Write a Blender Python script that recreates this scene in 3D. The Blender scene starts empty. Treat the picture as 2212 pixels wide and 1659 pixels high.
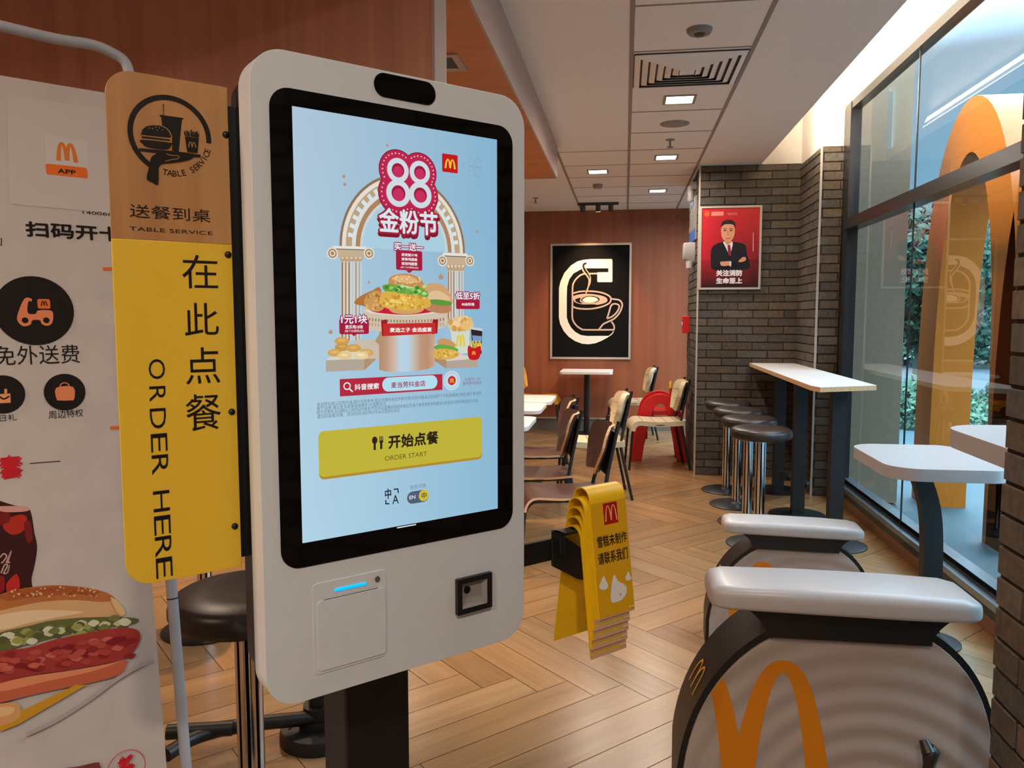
import bpy, bmesh, math, random
from math import sin, cos, pi, radians, sqrt
from mathutils import Vector, Matrix
from mathutils.geometry import tessellate_polygon
random.seed(7)
SC = bpy.context.scene
COL = SC.collection

# ------------------------------------------------------------------ camera
IW, IH, FPX = 2212.0, 1659.0, 1684.5
CAMPOS = Vector((0, 0, 1.45))
yaw, pitch, roll = 0.143351811, 0.0854529534, 0.000585
fw = Vector((-sin(yaw) * cos(pitch), cos(yaw) * cos(pitch), -sin(pitch)))
rt = Vector((cos(yaw), sin(yaw), 0))
dn = fw.cross(rt)
rt, dn = rt * cos(roll) + dn * sin(roll), -rt * sin(roll) + dn * cos(roll)
cam = bpy.data.cameras.new('camera')
cam.sensor_width = 36.0
cam.lens = FPX / IW * 36.0
cam.clip_start = 0.02
cam.clip_end = 300
co = bpy.data.objects.new('camera', cam)
COL.objects.link(co)
co.matrix_world = Matrix(((rt.x, -dn.x, -fw.x, 0), (rt.y, -dn.y, -fw.y, 0), (rt.z, -dn.z, -fw.z, CAMPOS.z), (0, 0, 0, 1)))
SC.camera = co

# ------------------------------------------------------------------ view, world, lights
SC.view_settings.view_transform = 'Standard'
SC.view_settings.look = 'None'
SC.view_settings.exposure = 0.0
SC.view_settings.gamma = 1.0
SC.view_settings.use_curve_mapping = False
SC.cycles.use_denoising = True
SC.cycles.max_bounces = 8
SC.cycles.diffuse_bounces = 4
SC.cycles.glossy_bounces = 4
SC.cycles.transparent_max_bounces = 12
SC.cycles.sample_clamp_indirect = 4.0
SC.cycles.caustics_reflective = False
SC.cycles.caustics_refractive = False

W = bpy.data.worlds.new('sky')
SC.world = W
W.use_nodes = True
nt = W.node_tree
nt.nodes.clear()
wo = nt.nodes.new('ShaderNodeOutputWorld')
bg = nt.nodes.new('ShaderNodeBackground')
tc = nt.nodes.new('ShaderNodeTexCoord')
sx = nt.nodes.new('ShaderNodeSeparateXYZ')
rp = nt.nodes.new('ShaderNodeValToRGB')
nt.links.new(tc.outputs['Generated'], sx.inputs[0])
nt.links.new(sx.outputs['Z'], rp.inputs[0])
rp.color_ramp.elements[0].position = 0.0
rp.color_ramp.elements[0].color = (0.30, 0.58, 0.78, 1)
rp.color_ramp.elements[1].position = 0.28
rp.color_ramp.elements[1].color = (0.26, 0.50, 0.72, 1)
e3 = rp.color_ramp.elements.new(0.48)
e3.color = (5.4, 8.6, 11.5, 1)
nt.links.new(rp.outputs[0], bg.inputs[0])
bg.inputs[1].default_value = 1.0
nt.links.new(bg.outputs[0], wo.inputs[0])

def aim(o, d):
    o.rotation_euler = Vector(d).to_track_quat('-Z', 'Y').to_euler()

def area(name, loc, d, sx_, sy_, power, col, spread=180):
    l = bpy.data.lights.new(name, 'AREA')
    l.shape = 'RECTANGLE'
    l.size, l.size_y = sx_, sy_
    l.energy = power
    l.color = col
    l.spread = radians(spread)
    o = bpy.data.objects.new(name, l)
    o.location = loc
    aim(o, d)
    COL.objects.link(o)
    return o

def spot(name, loc, d, power, col, ang=70, blend=0.6, r=0.03):
    l = bpy.data.lights.new(name, 'SPOT')
    l.energy = power
    l.color = col
    l.spot_size = radians(ang)
    l.spot_blend = blend
    l.shadow_soft_size = r
    o = bpy.data.objects.new(name, l)
    o.location = loc
    aim(o, d)
    COL.objects.link(o)
    return o

WARM = (1.0, 0.78, 0.58)
NEUT = (1.0, 0.88, 0.76)
# daylight portal in the window opening
pt = area('window_portal', (1.73, 3.7, 1.6), (-1, 0, 0), 5.6, 2.9, 1, (1, 1, 1))
pt.data.cycles.is_portal = True
# recessed ceiling panels that stand over the room (their glowing faces are built below);
# the second list adds unseen fill lights, without lamp faces, to brighten the room
PANELS = [(0.32, 5.08), (0.33, 6.86), (0.33, 8.63), (-0.265, 7.43)]
FILL_LIGHTS = [(0.32, 3.3), (0.32, 1.5), (0.32, -0.5), (-2.4, 8.0), (-2.4, 5.2), (-2.3, 3.4), (-1.9, 0.3), (-0.9, -1.2)]
for i, (x, y) in enumerate(PANELS):
    area('panel_and_fill_light', (x, y, 2.785), (0, 0, -1), 0.15, 0.15, 18, NEUT, 170)
for i, (x, y) in enumerate(FILL_LIGHTS):
    area('panel_and_fill_light', (x, y, 2.53 if x < -0.56 and y < 6.3 else 2.785), (0, 0, -1), 0.15, 0.15, (7 if y > 1 and x > 0 else 26 if x > 0 else 30 if y < 1 else 14), NEUT if x > -1 else WARM, 170)
# cove lighting above the edge of the dropped ceiling
area('cove_light', (1.14, 2.3, 2.95), (0.8, 0, 0.35), 8.4, 0.04, 300, (1.0, 0.84, 0.64), 170)
# wall washer over the black poster and floor spots
spot('poster_spot', (-0.45, 9.55, 2.72), (0.0, 0.42, -1.0), 120, (1.0, 0.62, 0.34), 75, 0.9)
spot('floor_spot', (-0.35, 3.6, 2.53), (0.08, 0.02, -1), 110, (1.0, 0.68, 0.40), 62, 0.9)
spot('floor_spot', (-1.8, 3.9, 2.53), (0, 0, -1), 260, (1.0, 0.66, 0.38), 80, 0.9)
spot('table_spot', (-1.0, 5.9, 2.53), (0.15, 0, -1), 170, (1.0, 0.72, 0.48), 80, 0.9)

# ------------------------------------------------------------------ helpers
def lin(c):
    return tuple(((x / 255.0) / 12.92 if x <= 10.3 else ((x / 255.0 + 0.055) / 1.055) ** 2.4) for x in c[:3])

MATS = {}
def _new(name):
    m = bpy.data.materials.new(name)
    m.use_nodes = True
    m.node_tree.nodes.clear()
    out = m.node_tree.nodes.new('ShaderNodeOutputMaterial')
    b = m.node_tree.nodes.new('ShaderNodeBsdfPrincipled')
    m.node_tree.links.new(b.outputs[0], out.inputs[0])
    return m, m.node_tree.nodes, m.node_tree.links, b

def pm(name, col, rough=0.5, metal=0.0, spec=0.5, var=0.06, scale=30.0, bump=0.0, emit=None, es=0.0, coat=0.0):
    """plain procedural material: noise-varied colour, optional bump"""
    m, N, L, b = _new(name)
    c = lin(col)
    tcn = N.new('ShaderNodeTexCoord')
    no = N.new('ShaderNodeTexNoise')
    no.inputs['Scale'].default_value = scale
    no.inputs['Detail'].default_value = 4
    L.new(tcn.outputs['Object'], no.inputs['Vector'])
    r = N.new('ShaderNodeValToRGB')
    r.color_ramp.elements[0].position = 0.3
    r.color_ramp.elements[1].position = 0.7
    r.color_ramp.elements[0].color = tuple(x * (1 - var) for x in c) + (1,)
    r.color_ramp.elements[1].color = tuple(min(1, x * (1 + var)) for x in c) + (1,)
    L.new(no.outputs['Fac'], r.inputs[0])
    L.new(r.outputs[0], b.inputs['Base Color'])
    b.inputs['Roughness'].default_value = rough
    b.inputs['Metallic'].default_value = metal
    b.inputs['Specular IOR Level'].default_value = spec
    b.inputs['Coat Weight'].default_value = coat
    if bump:
        bu = N.new('ShaderNodeBump')
        bu.inputs['Strength'].default_value = bump
        bu.inputs['Distance'].default_value = 0.002
        L.new(no.outputs['Fac'], bu.inputs['Height'])
        L.new(bu.outputs[0], b.inputs['Normal'])
    if emit:
        b.inputs['Emission Color'].default_value = lin(emit) + (1,)
        b.inputs['Emission Strength'].default_value = es
    MATS[name] = m
    return m

def wood(name, c1, c2, scl, rough=0.45, rot=None, bump=0.0, coords='Object'):
    """grain stretched along one axis: scl = noise scale per axis"""
    m, N, L, b = _new(name)
    tcn = N.new('ShaderNodeTexCoord')
    mp = N.new('ShaderNodeMapping')
    mp.inputs['Scale'].default_value = scl
    if rot: mp.inputs['Rotation'].default_value = rot
    L.new(tcn.outputs[coords], mp.inputs[0])
    n1 = N.new('ShaderNodeTexNoise')
    n1.inputs['Scale'].default_value = 1.0
    n1.inputs['Detail'].default_value = 6
    n1.inputs['Roughness'].default_value = 0.6
    L.new(mp.outputs[0], n1.inputs['Vector'])
    r = N.new('ShaderNodeValToRGB')
    r.color_ramp.elements[0].position = 0.32
    r.color_ramp.elements[1].position = 0.68
    r.color_ramp.elements[0].color = lin(c1) + (1,)
    r.color_ramp.elements[1].color = lin(c2) + (1,)
    L.new(n1.outputs['Fac'], r.inputs[0])
    L.new(r.outputs[0], b.inputs['Base Color'])
    b.inputs['Roughness'].default_value = rough
    MATS[name] = m
    return m

def attr_mat(name, rough=0.5, emit=0.0, spec=0.5, var=0.0, gain=(1, 1, 1), bump=0.0, scale=60):
    """colour read from the face-corner attribute Col (print, bricks, planks, screen picture)"""
    m, N, L, b = _new(name)
    a = N.new('ShaderNodeVertexColor')
    a.layer_name = 'Col'
    src = a.outputs['Color']
    if gain != (1, 1, 1):
        g = N.new('ShaderNodeMix')
        g.data_type = 'RGBA'
        g.blend_type = 'MULTIPLY'
        g.inputs[0].default_value = 1
        L.new(src, g.inputs[6])
        g.inputs[7].default_value = gain + (1,)
        src = g.outputs[2]
    no = None
    if var or bump:
        tcn = N.new('ShaderNodeTexCoord')
        no = N.new('ShaderNodeTexNoise')
        no.inputs['Scale'].default_value = scale
        no.inputs['Detail'].default_value = 5
        L.new(tcn.outputs['Object'], no.inputs['Vector'])
    if var:
        mr = N.new('ShaderNodeMapRange')
        mr.inputs[1].default_value = 0.25
        mr.inputs[2].default_value = 0.75
        mr.inputs[3].default_value = 1 - var
        mr.inputs[4].default_value = 1 + var
        L.new(no.outputs['Fac'], mr.inputs[0])
        g2 = N.new('ShaderNodeVectorMath')
        g2.operation = 'SCALE'
        L.new(src, g2.inputs[0])
        L.new(mr.outputs[0], g2.inputs['Scale'])
        src = g2.outputs[0]
    if bump:
        bu = N.new('ShaderNodeBump')
        bu.inputs['Strength'].default_value = bump
        bu.inputs['Distance'].default_value = 0.004
        L.new(no.outputs['Fac'], bu.inputs['Height'])
        L.new(bu.outputs[0], b.inputs['Normal'])
    b.inputs['Roughness'].default_value = rough
    b.inputs['Specular IOR Level'].default_value = spec
    if emit:
        b.inputs['Base Color'].default_value = (0.01, 0.01, 0.01, 1)
        L.new(src, b.inputs['Emission Color'])
        b.inputs['Emission Strength'].default_value = emit
    else:
        L.new(src, b.inputs['Base Color'])
    MATS[name] = m
    return m

class MB:
    """collects geometry, then links it as one mesh object"""
    def __init__(s):
        s.v, s.f, s.c, s.uv = [], [], [], []
    def add(s, vs, fs, col=None):
        o = len(s.v)
        s.v += [tuple(p) for p in vs]
        for f in fs:
            s.f.append(tuple(i + o for i in f))
            s.c.append(col)
        return s
    def box(s, x0, x1, y0, y1, z0, z1, col=None):
        vs = [(x, y, z) for z in (z0, z1) for y in (y0, y1) for x in (x0, x1)]
        return s.add(vs, [(0, 2, 3, 1), (4, 5, 7, 6), (0, 1, 5, 4), (2, 6, 7, 3), (0, 4, 6, 2), (1, 3, 7, 5)], col)
    def quad(s, a, b, c, d, col=None):
        return s.add([a, b, c, d], [(0, 1, 2, 3)], col)
    def prism(s, poly, fn0, fn1, col=None):
        """poly: 2D loop (ccw); fn0/fn1 map a 2D point to the two end faces"""
        n = len(poly)
        a = [fn0(*p) for p in poly]
        b = [fn1(*p) for p in poly]
        tri = tessellate_polygon([[Vector((p[0], p[1], 0)) for p in poly]])
        s.add(a + b, [tuple(t) for t in tri] + [tuple(i + n for i in reversed(t)) for t in tri] +
              [(i, (i + 1) % n, n + (i + 1) % n, n + i) for i in range(n)], col)
        return s
    def tube(s, pts, r, n=10, closed=False, col=None, caps=True):
        P = [Vector(p) for p in pts]
        m = len(P)
        rr = r if isinstance(r, (list, tuple)) else [r] * m
        vs, fs = [], []
        up = None
        for i in range(m):
            if closed:
                t = (P[(i + 1) % m] - P[i - 1]).normalized()
            else:
                t = (P[min(i + 1, m - 1)] - P[max(i - 1, 0)]).normalized()
            if up is None:
                up = Vector((0, 0, 1)) if abs(t.z) < 0.9 else Vector((1, 0, 0))
            sd = t.cross(up).normalized()
            up = sd.cross(t).normalized()
            for k in range(n):
                a = 2 * pi * k / n
                vs.append(P[i] + (sd * cos(a) + up * sin(a)) * rr[i])
        for i in range(m if closed else m - 1):
            j = (i + 1) % m
            for k in range(n):
                l = (k + 1) % n
                fs.append((i * n + k, i * n + l, j * n + l, j * n + k))
        if caps and not closed:
            fs.append(tuple(range(n - 1, -1, -1)))
            fs.append(tuple((m - 1) * n + k for k in range(n)))
        return s.add(vs, fs, col)
    def lathe(s, prof, c=(0, 0, 0), n=32, col=None):
        vs, fs = [], []
        m = len(prof)
        for r, z in prof:
            for k in range(n):
                a = 2 * pi * k / n
                vs.append((c[0] + r * cos(a), c[1] + r * sin(a), c[2] + z))
        for i in range(m - 1):
            for k in range(n):
                l = (k + 1) % n
                fs.append((i * n + k, i * n + l, (i + 1) * n + l, (i + 1) * n + k))
        fs.append(tuple(range(n - 1, -1, -1)))
        fs.append(tuple((m - 1) * n + k for k in range(n)))
        return s.add(vs, fs, col)
    def build(s, name, mat, parent=None, smooth=0, bevel=0, seg=3):
        me = bpy.data.meshes.new(name)
        me.from_pydata(s.v, [], s.f)
        me.materials.append(mat)
        if any(c is not None for c in s.c):
            at = me.color_attributes.new('Col', 'FLOAT_COLOR', 'CORNER')
            k = 0
            data = []
            for f, c in zip(s.f, s.c):
                c = c or (0.5, 0.5, 0.5)
                for i in range(len(f)):
                    q = c[i] if isinstance(c[0], (tuple, list)) else c
                    data += [q[0], q[1], q[2], 1.0]
            at.data.foreach_set('color', data)
        if s.uv:
            ul = me.uv_layers.new(name='UVMap')
            ul.data.foreach_set('uv', [x for p in s.uv for x in p])
        me.validate()
        if not s.uv and not any(c is not None for c in s.c):
            bm = bmesh.new()
            bm.from_mesh(me)
            bmesh.ops.recalc_face_normals(bm, faces=bm.faces)
            bm.to_mesh(me)
            bm.free()
        if smooth:
            me.polygons.foreach_set('use_smooth', [True] * len(me.polygons))
            me.set_sharp_from_angle(angle=radians(smooth))
        me.update()
        o = bpy.data.objects.new(name, me)
        COL.objects.link(o)
        if parent is not None:
            o.parent = parent
        if bevel:
            b = o.modifiers.new('edge', 'BEVEL')
            b.width = bevel
            b.segments = seg
            b.limit_method = 'ANGLE'
            b.angle_limit = radians(40)
            me.polygons.foreach_set('use_smooth', [True] * len(me.polygons))
            me.set_sharp_from_angle(angle=radians(50))
        return o

def rrect(x0, x1, y0, y1, r, n=8):
    if not isinstance(r, (list, tuple)):
        r = (r,) * 4
    out = []
    for (cx_, cy_, a0, rr) in ((x1 - r[0], y1 - r[0], 0, r[0]), (x0 + r[1], y1 - r[1], 90, r[1]),
                               (x0 + r[2], y0 + r[2], 180, r[2]), (x1 - r[3], y0 + r[3], 270, r[3])):
        if rr <= 0:
            out.append((cx_, cy_))
            continue
        for i in range(n + 1):
            a = radians(a0 + 90 * i / n)
            out.append((cx_ + rr * cos(a), cy_ + rr * sin(a)))
    return out

def bezier(pts, n=10):
    """Catmull-Rom through the points"""
    P = [Vector(p) for p in pts]
    out = []
    for i in range(len(P) - 1):
        a = P[i - 1] if i else P[i] * 2 - P[i + 1]
        d = P[i + 2] if i + 2 < len(P) else P[i + 1] * 2 - P[i]
        b, c = P[i], P[i + 1]
        for k in range(n):
            t = k / n
            out.append(0.5 * (2 * b + (c - a) * t + (2 * a - 5 * b + 4 * c - d) * t * t + (3 * b - a - 3 * c + d) * t ** 3))
    out.append(P[-1])
    return [tuple(p) for p in out]

MW = {}
def thing(name, label, cat, loc=(0, 0, 0), rz=0.0, group=None):
    o = bpy.data.objects.new(name, None)
    o.empty_display_size = 0.1
    o.location = loc
    o.rotation_euler = (0, 0, rz)
    COL.objects.link(o)
    MW[o.name] = Matrix.Translation(loc) @ Matrix.Rotation(rz, 4, 'Z')
    return tag(o, label, cat, group)

def tag(o, label, cat, group=None, kind=None):
    o['label'] = label
    o['category'] = cat
    if group: o['group'] = group
    if kind: o['kind'] = kind
    return o

def struct(o):
    o['kind'] = 'structure'
    return o

def dup(root, loc, rz, label, group=None, scale=None):
    r = root.copy()
    COL.objects.link(r)
    r.location = loc
    r.rotation_euler = (0, 0, rz)
    r['label'] = label
    if group: r['group'] = group
    if scale: r.scale = (scale,) * 3
    for ch in list(root.children):
        c = ch.copy()
        COL.objects.link(c)
        c.parent = r
        for g in ch.children:
            d = g.copy()
            COL.objects.link(d)
            d.parent = c
    return r

# --- a flat face in the room: photo pixels are turned into points on that face
def ray(px, py):
    return fw + rt * ((px - IW / 2) / FPX) + dn * ((py - IH / 2) / FPX)

def onz(px, py, z):
    d = ray(px, py)
    return CAMPOS + d * ((z - CAMPOS.z) / d.z)

class Face:
    def __init__(s, O, U, V):
        s.O, s.U, s.V = Vector(O), Vector(U).normalized(), Vector(V).normalized()
        s.N = s.U.cross(s.V)
        if (CAMPOS - s.O).dot(s.N) < 0: s.N = -s.N
    def uv(s, px, py):
        d = ray(px, py)
        t = (s.O - CAMPOS).dot(s.N) / d.dot(s.N)
        q = CAMPOS + d * t - s.O
        return (q.dot(s.U), q.dot(s.V))
    def at(s, u, v, w=0.0):
        return s.O + s.U * u + s.V * v + s.N * w

_txt = {}
def text_geo(body, bold=0.0):
    k = (body, bold)
    if k not in _txt:
        c = bpy.data.curves.new('lettering', 'FONT')
        c.body = body
        c.size = 1
        c.offset = bold
        c.dimensions = '2D'
        c.fill_mode = 'BOTH'
        c.resolution_u = 3
        o = bpy.data.objects.new('lettering', c)
        me = bpy.data.meshes.new_from_object(o)
        vs = [(v.co.x, v.co.y) for v in me.vertices]
        fs = [tuple(p.vertices) for p in me.polygons]
        bpy.data.meshes.remove(me)
        bpy.data.objects.remove(o)
        bpy.data.curves.remove(c)
        _txt[k] = (vs, fs)
    return _txt[k]

class Art:
    """flat print on a Face: every shape lies a hair above the one before"""
    def __init__(s, face, w0=0.0005, step=0.00003, gain=None):
        s.F, s.w, s.step = face, w0, step
        s.g = gain
        s.mb = MB()
    def _c(s, col):
        c = lin(col)
        return tuple(min(0.95, a * b) for a, b in zip(c, s.g)) if s.g else c
    def P(s, pts):
        return [s.F.uv(*p) for p in pts]
    def loops(s, loops, col):
        s.w += s.step
        flat = [p for l in loops for p in l]
        tri = tessellate_polygon([[Vector((p[0], p[1], 0)) for p in l] for l in loops])
        s.mb.add([s.F.at(p[0], p[1], s.w) for p in flat], [tuple(t) for t in tri], s._c(col))
        return s
    def poly(s, px, col):
        return s.loops([s.P(px)], col)
    def curve(s, px, col, n=6):
        """closed smooth outline through the points"""
        P = [Vector((p[0], p[1])) for p in s.P(px)]
        out = []
        m = len(P)
        for i in range(m):
            a, b, c, d = P[i - 1], P[i], P[(i + 1) % m], P[(i + 2) % m]
            for k in range(n):
                t = k / n
                q = 0.5 * (2 * b + (c - a) * t + (2 * a - 5 * b + 4 * c - d) * t * t + (3 * b - a - 3 * c + d) * t ** 3)
                out.append((q.x, q.y))
        return s.loops([out], col)
    def grad(s, px, cols):
        """four-cornered patch, a colour per corner"""
        s.w += s.step
        q = s.P(px)
        s.mb.add([s.F.at(p[0], p[1], s.w) for p in q], [(0, 1, 2, 3)], tuple(s._c(c) for c in cols))
        return s
    def circ(s, px, r, col, ri=0, n=40, sy=1.0, a0=0, a1=360):
        u, v = s.F.uv(*px)
        if a1 - a0 >= 360:
            lo = [[(u + r * cos(2 * pi * k / n), v + r * sy * sin(2 * pi * k / n)) for k in range(n)]]
            if ri: lo.append([(u + ri * cos(-2 * pi * k / n), v + ri * sy * sin(-2 * pi * k / n)) for k in range(n)])
        else:
            A = [radians(a0 + (a1 - a0) * k / n) for k in range(n + 1)]
            lo = [[(u + r * cos(a), v + r * sy * sin(a)) for a in A] + [(u + ri * cos(a), v + ri * sy * sin(a)) for a in reversed(A)]]
        return s.loops(lo, col)
    def rect(s, tl, br, col, r=0.0):
        a, b = s.F.uv(*tl), s.F.uv(*br)
        x0, x1 = sorted((a[0], b[0]))
        y0, y1 = sorted((a[1], b[1]))
        return s.loops([rrect(x0, x1, y0, y1, r)], col)
    def uvstroke(s, P, w, col, closed=False):
        P = [Vector(p) for p in P]
        n = len(P)
        ww = w if isinstance(w, (list, tuple)) else [w] * n
        L, R = [], []
        for i in range(n):
            a = P[i - 1] if (i or closed) else P[i]
            b = P[(i + 1) % n] if (i < n - 1 or closed) else P[i]
            d1 = (P[i] - a)
            d2 = (b - P[i])
            d1 = d1.normalized() if d1.length > 1e-9 else d2.normalized()
            d2 = d2.normalized() if d2.length > 1e-9 else d1
            t = (d1 + d2)
            t = t.normalized() if t.length > 1e-6 else d1
            nn = Vector((-t.y, t.x))
            k = ww[i] / 2 / max(0.5, t.dot(d1))
            L.append(P[i] + nn * k)
            R.append(P[i] - nn * k)
        s.w += s.step
        vs = [s.F.at(p.x, p.y, s.w) for p in L + R]
        fs = [(i, (i + 1) % n, n + (i + 1) % n, n + i) for i in range(n if closed else n - 1)]
        s.mb.add(vs, fs, s._c(col))
        return s
    def stroke(s, px, w, col, smooth=True, closed=False):
        P = s.P(px)
        if smooth and not closed: P = [(p[0], p[1]) for p in bezier([(a, b, 0) for a, b in P], 8)]
        return s.uvstroke(P, w, col, closed)
    def text(s, body, tl, br, col, bold=0.0, rot=0):
        """lettering fitted to the rectangle between two photo points of the face"""
        vs, fs = text_geo(body, min(0.0, bold))
        a, b = s.F.uv(*tl), s.F.uv(*br)
        x0, x1 = sorted((a[0], b[0]))
        y0, y1 = sorted((a[1], b[1]))
        d_ = bold * (y1 - y0) * 1.2 if bold > 0 else 0
        x0 += d_; x1 -= d_; y0 += d_; y1 -= d_
        if rot == -90:
            vs = [(y, -x) for x, y in vs]
        xs = [p[0] for p in vs]
        ys = [p[1] for p in vs]
        ax, bx, ay, by = min(xs), max(xs), min(ys), max(ys)
        s.w += s.step
        for dx, dy in (((d_, 0), (-d_, 0), (0, d_), (0, -d_)) if d_ else ((0, 0),)):
            out = []
            for x, y in vs:
                out.append(s.F.at(x0 + dx + (x - ax) / (bx - ax) * (x1 - x0), y0 + dy + (y - ay) / max(1e-6, by - ay) * (y1 - y0), s.w))
            s.mb.add(out, fs, s._c(col))
            s.w += s.step * 0.15
        return s
    def outline(s, body, tl, br, col, d, bold=0.0):
        """the same lettering set eight times round its place, as a thick outline"""
        for k in range(8):
            t = pi / 4 * k
            dx, dy = d * cos(t), d * sin(t)
            s.text(body, (tl[0] + dx, tl[1] + dy), (br[0] + dx, br[1] + dy), col, bold)
            s.w -= s.step * 0.85
        s.w += s.step
        return s
    def glyph(s, body, u, v, size, ang, col, bold=0.0):
        vs, fs = text_geo(body, 0.0)
        xs = [p[0] for p in vs]
        mx = (min(xs) + max(xs)) / 2
        ca, sa = cos(ang), sin(ang)
        s.w += s.step * 0.02
        s.mb.add([s.F.at(u + ((x - mx) * ca - y * sa) * size, v + ((x - mx) * sa + y * ca) * size, s.w) for x, y in vs], fs, s._c(col))
        return s
    def arches(s, tl, br, w, col, uvbox=None):
        """double arch letter"""
        if uvbox: x0, x1, y0, y1 = uvbox
        else:
            a, b = s.F.uv(*tl), s.F.uv(*br)
            x0, x1 = sorted((a[0], b[0]))
            y0, y1 = sorted((a[1], b[1]))
        x0 += w / 2; x1 -= w / 2
        H = (y1 - y0 - w * 0.35)
        cxm = (x0 + x1) / 2
        hw = (cxm - x0) / 2
        for sgn in (-1, 1):
            P, ww = [], []
            for i in range(25):
                t = i / 24 * pi
                x = cxm + sgn * (hw + hw * cos(t))
                lo = 0 if i <= 12 else H * 0.06
                y = y0 + lo + (H - lo) * (max(0.0, 1 - abs(cos(t)) ** 2.4) ** 0.85)
                P.append((x, y))
                ww.append(w * (1.0 - 0.35 * max(0.0, sin(t)) ** 2))
            s.uvstroke(P, ww, col)
        return s
    def build(s, name, mat, parent):
        mw = MW.get(parent.name) or (MW.get(parent.parent.name) if parent.parent else None)
        if mw is not None:
            inv = mw.inverted()
            s.mb.v = [tuple(inv @ Vector(p)) for p in s.mb.v]
        return s.mb.build(name, mat, parent)

# ------------------------------------------------------------------ materials
M_white = pm('white_paint', (222, 216, 208), 0.6, var=0.02)
M_ceil = pm('ceiling_paint', (246, 238, 230), 0.8, var=0.02)
M_grid = pm('ceiling_groove', (150, 138, 128), 0.7)
M_recess = pm('recess_paint', (235, 228, 218), 0.7, var=0.02)
M_dark = pm('dark_frame_metal', (30, 30, 30), 0.3, metal=0.2, var=0.08)
M_rail = pm('brushed_rail', (150, 160, 165), 0.3, metal=0.8)
M_black = pm('black_powder_coat', (18, 17, 17), 0.45, var=0.1)
M_blackgloss = pm('black_glass', (4, 4, 5), 0.06, var=0.0)
M_shell = pm('white_plastic_shell', (208, 210, 212), 0.38, var=0.015)
M_chrome = pm('chrome', (225, 225, 228), 0.07, metal=1.0, var=0.01)
def fluted():
    m, N, L, b = _new('fluted_chrome')
    tcn = N.new('ShaderNodeTexCoord')
    s = N.new('ShaderNodeSeparateXYZ')
    L.new(tcn.outputs['Object'], s.inputs[0])
    at = N.new('ShaderNodeMath')
    at.operation = 'ARCTAN2'
    L.new(s.outputs['Y'], at.inputs[0])
    L.new(s.outputs['X'], at.inputs[1])
    m1 = N.new('ShaderNodeMath')
    m1.operation = 'MULTIPLY'
    m1.inputs[1].default_value = 9
    L.new(at.outputs[0], m1.inputs[0])
    sn = N.new('ShaderNodeMath')
    sn.operation = 'SINE'
    L.new(m1.outputs[0], sn.inputs[0])
    gt = N.new('ShaderNodeMath')
    gt.operation = 'GREATER_THAN'
    gt.inputs[1].default_value = 0.45
    L.new(sn.outputs[0], gt.inputs[0])
    lt = N.new('ShaderNodeMath')
    lt.operation = 'LESS_THAN'
    lt.inputs[1].default_value = 0.66
    L.new(s.outputs['Z'], lt.inputs[0])
    mu = N.new('ShaderNodeMath')
    mu.operation = 'MULTIPLY'
    L.new(gt.outputs[0], mu.inputs[0])
    L.new(lt.outputs[0], mu.inputs[1])
    mx = N.new('ShaderNodeMix')
    mx.data_type = 'RGBA'
    L.new(mu.outputs[0], mx.inputs[0])
    mx.inputs[6].default_value = lin((225, 225, 228)) + (1,)
    mx.inputs[7].default_value = lin((16, 15, 15)) + (1,)
    L.new(mx.outputs[2], b.inputs['Base Color'])
    b.inputs['Metallic'].default_value = 1.0
    b.inputs['Roughness'].default_value = 0.12
    return m
M_flute = fluted()
M_leather = pm('brown_black_leatherette', (42, 34, 31), 0.36, var=0.1, scale=120, bump=0.05)
M_tube = pm('grey_plastic_tube', (170, 172, 180), 0.45)
M_yellow = pm('yellow_plastic', (240, 190, 20), 0.4, var=0.04)
M_tan = pm('tan_plastic_lip', (205, 160, 120), 0.5)
M_saddle = pm('cream_moulded_plastic', (178, 172, 170), 0.3, var=0.02)
M_wtop = pm('white_laminate', (232, 226, 220), 0.35, var=0.02)
M_edge = pm('plywood_edge', (205, 160, 115), 0.5, var=0.15, scale=80)
M_fabric = pm('beige_quilted_leatherette', (205, 185, 150), 0.55, var=0.06, bump=0.1)
M_orange = pm('orange_yellow_leatherette', (225, 150, 25), 0.5, var=0.05)
M_red = pm('red_plastic', (200, 20, 22), 0.4, var=0.05)
M_walnut = wood('walnut_ply', (66, 42, 34), (92, 62, 50), (4, 40, 40), 0.4)
M_plyedge = pm('light_ply_edge', (215, 165, 120), 0.5, var=0.1, scale=100)
M_panel = wood('wall_wood', (194, 136, 110), (218, 160, 132), (14, 14, 0.35), 0.5)
M_back = wood('back_wall_wood', (136, 74, 44), (160, 90, 58), (9, 9, 0.25), 0.5)
M_soffit = wood('soffit_wood', (184, 108, 48), (208, 130, 64), (0.5, 10, 10), 0.5)
M_fascia = pm('fascia_paint', (190, 165, 150), 0.7, var=0.02)
M_skirt = wood('skirting_wood', (120, 82, 55), (150, 105, 72), (20, 0.6, 20), 0.5)
M_base = pm('grey_skirting', (110, 104, 98), 0.5)
M_trim = pm('steel_corner_trim', (190, 178, 165), 0.4, metal=0.3)
M_brick = attr_mat('brick', 0.8, var=0.25, bump=0.35, scale=45, spec=0.2)
M_print = attr_mat('printed_film', 0.42, spec=0.3)
M_paper = attr_mat('printed_paper', 0.7, spec=0.2)
M_screen = attr_mat('lit_display', 0.12, emit=1.0, spec=0.4)
M_glow = pm('lamp_diffuser', (255, 250, 240), 0.5, emit=(255, 250, 240), es=6.0)
M_glow_in = pm('spot_lamp_face', (255, 250, 240), 0.5, emit=(255, 245, 230), es=10.0)
M_led = pm('blue_status_light', (10, 150, 230), 0.3, emit=(0, 185, 255), es=1.0)
M_grille = pm('dark_grille', (60, 54, 50), 0.6)
M_grey = pm('grey_plastic', (140, 134, 128), 0.5)
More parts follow.
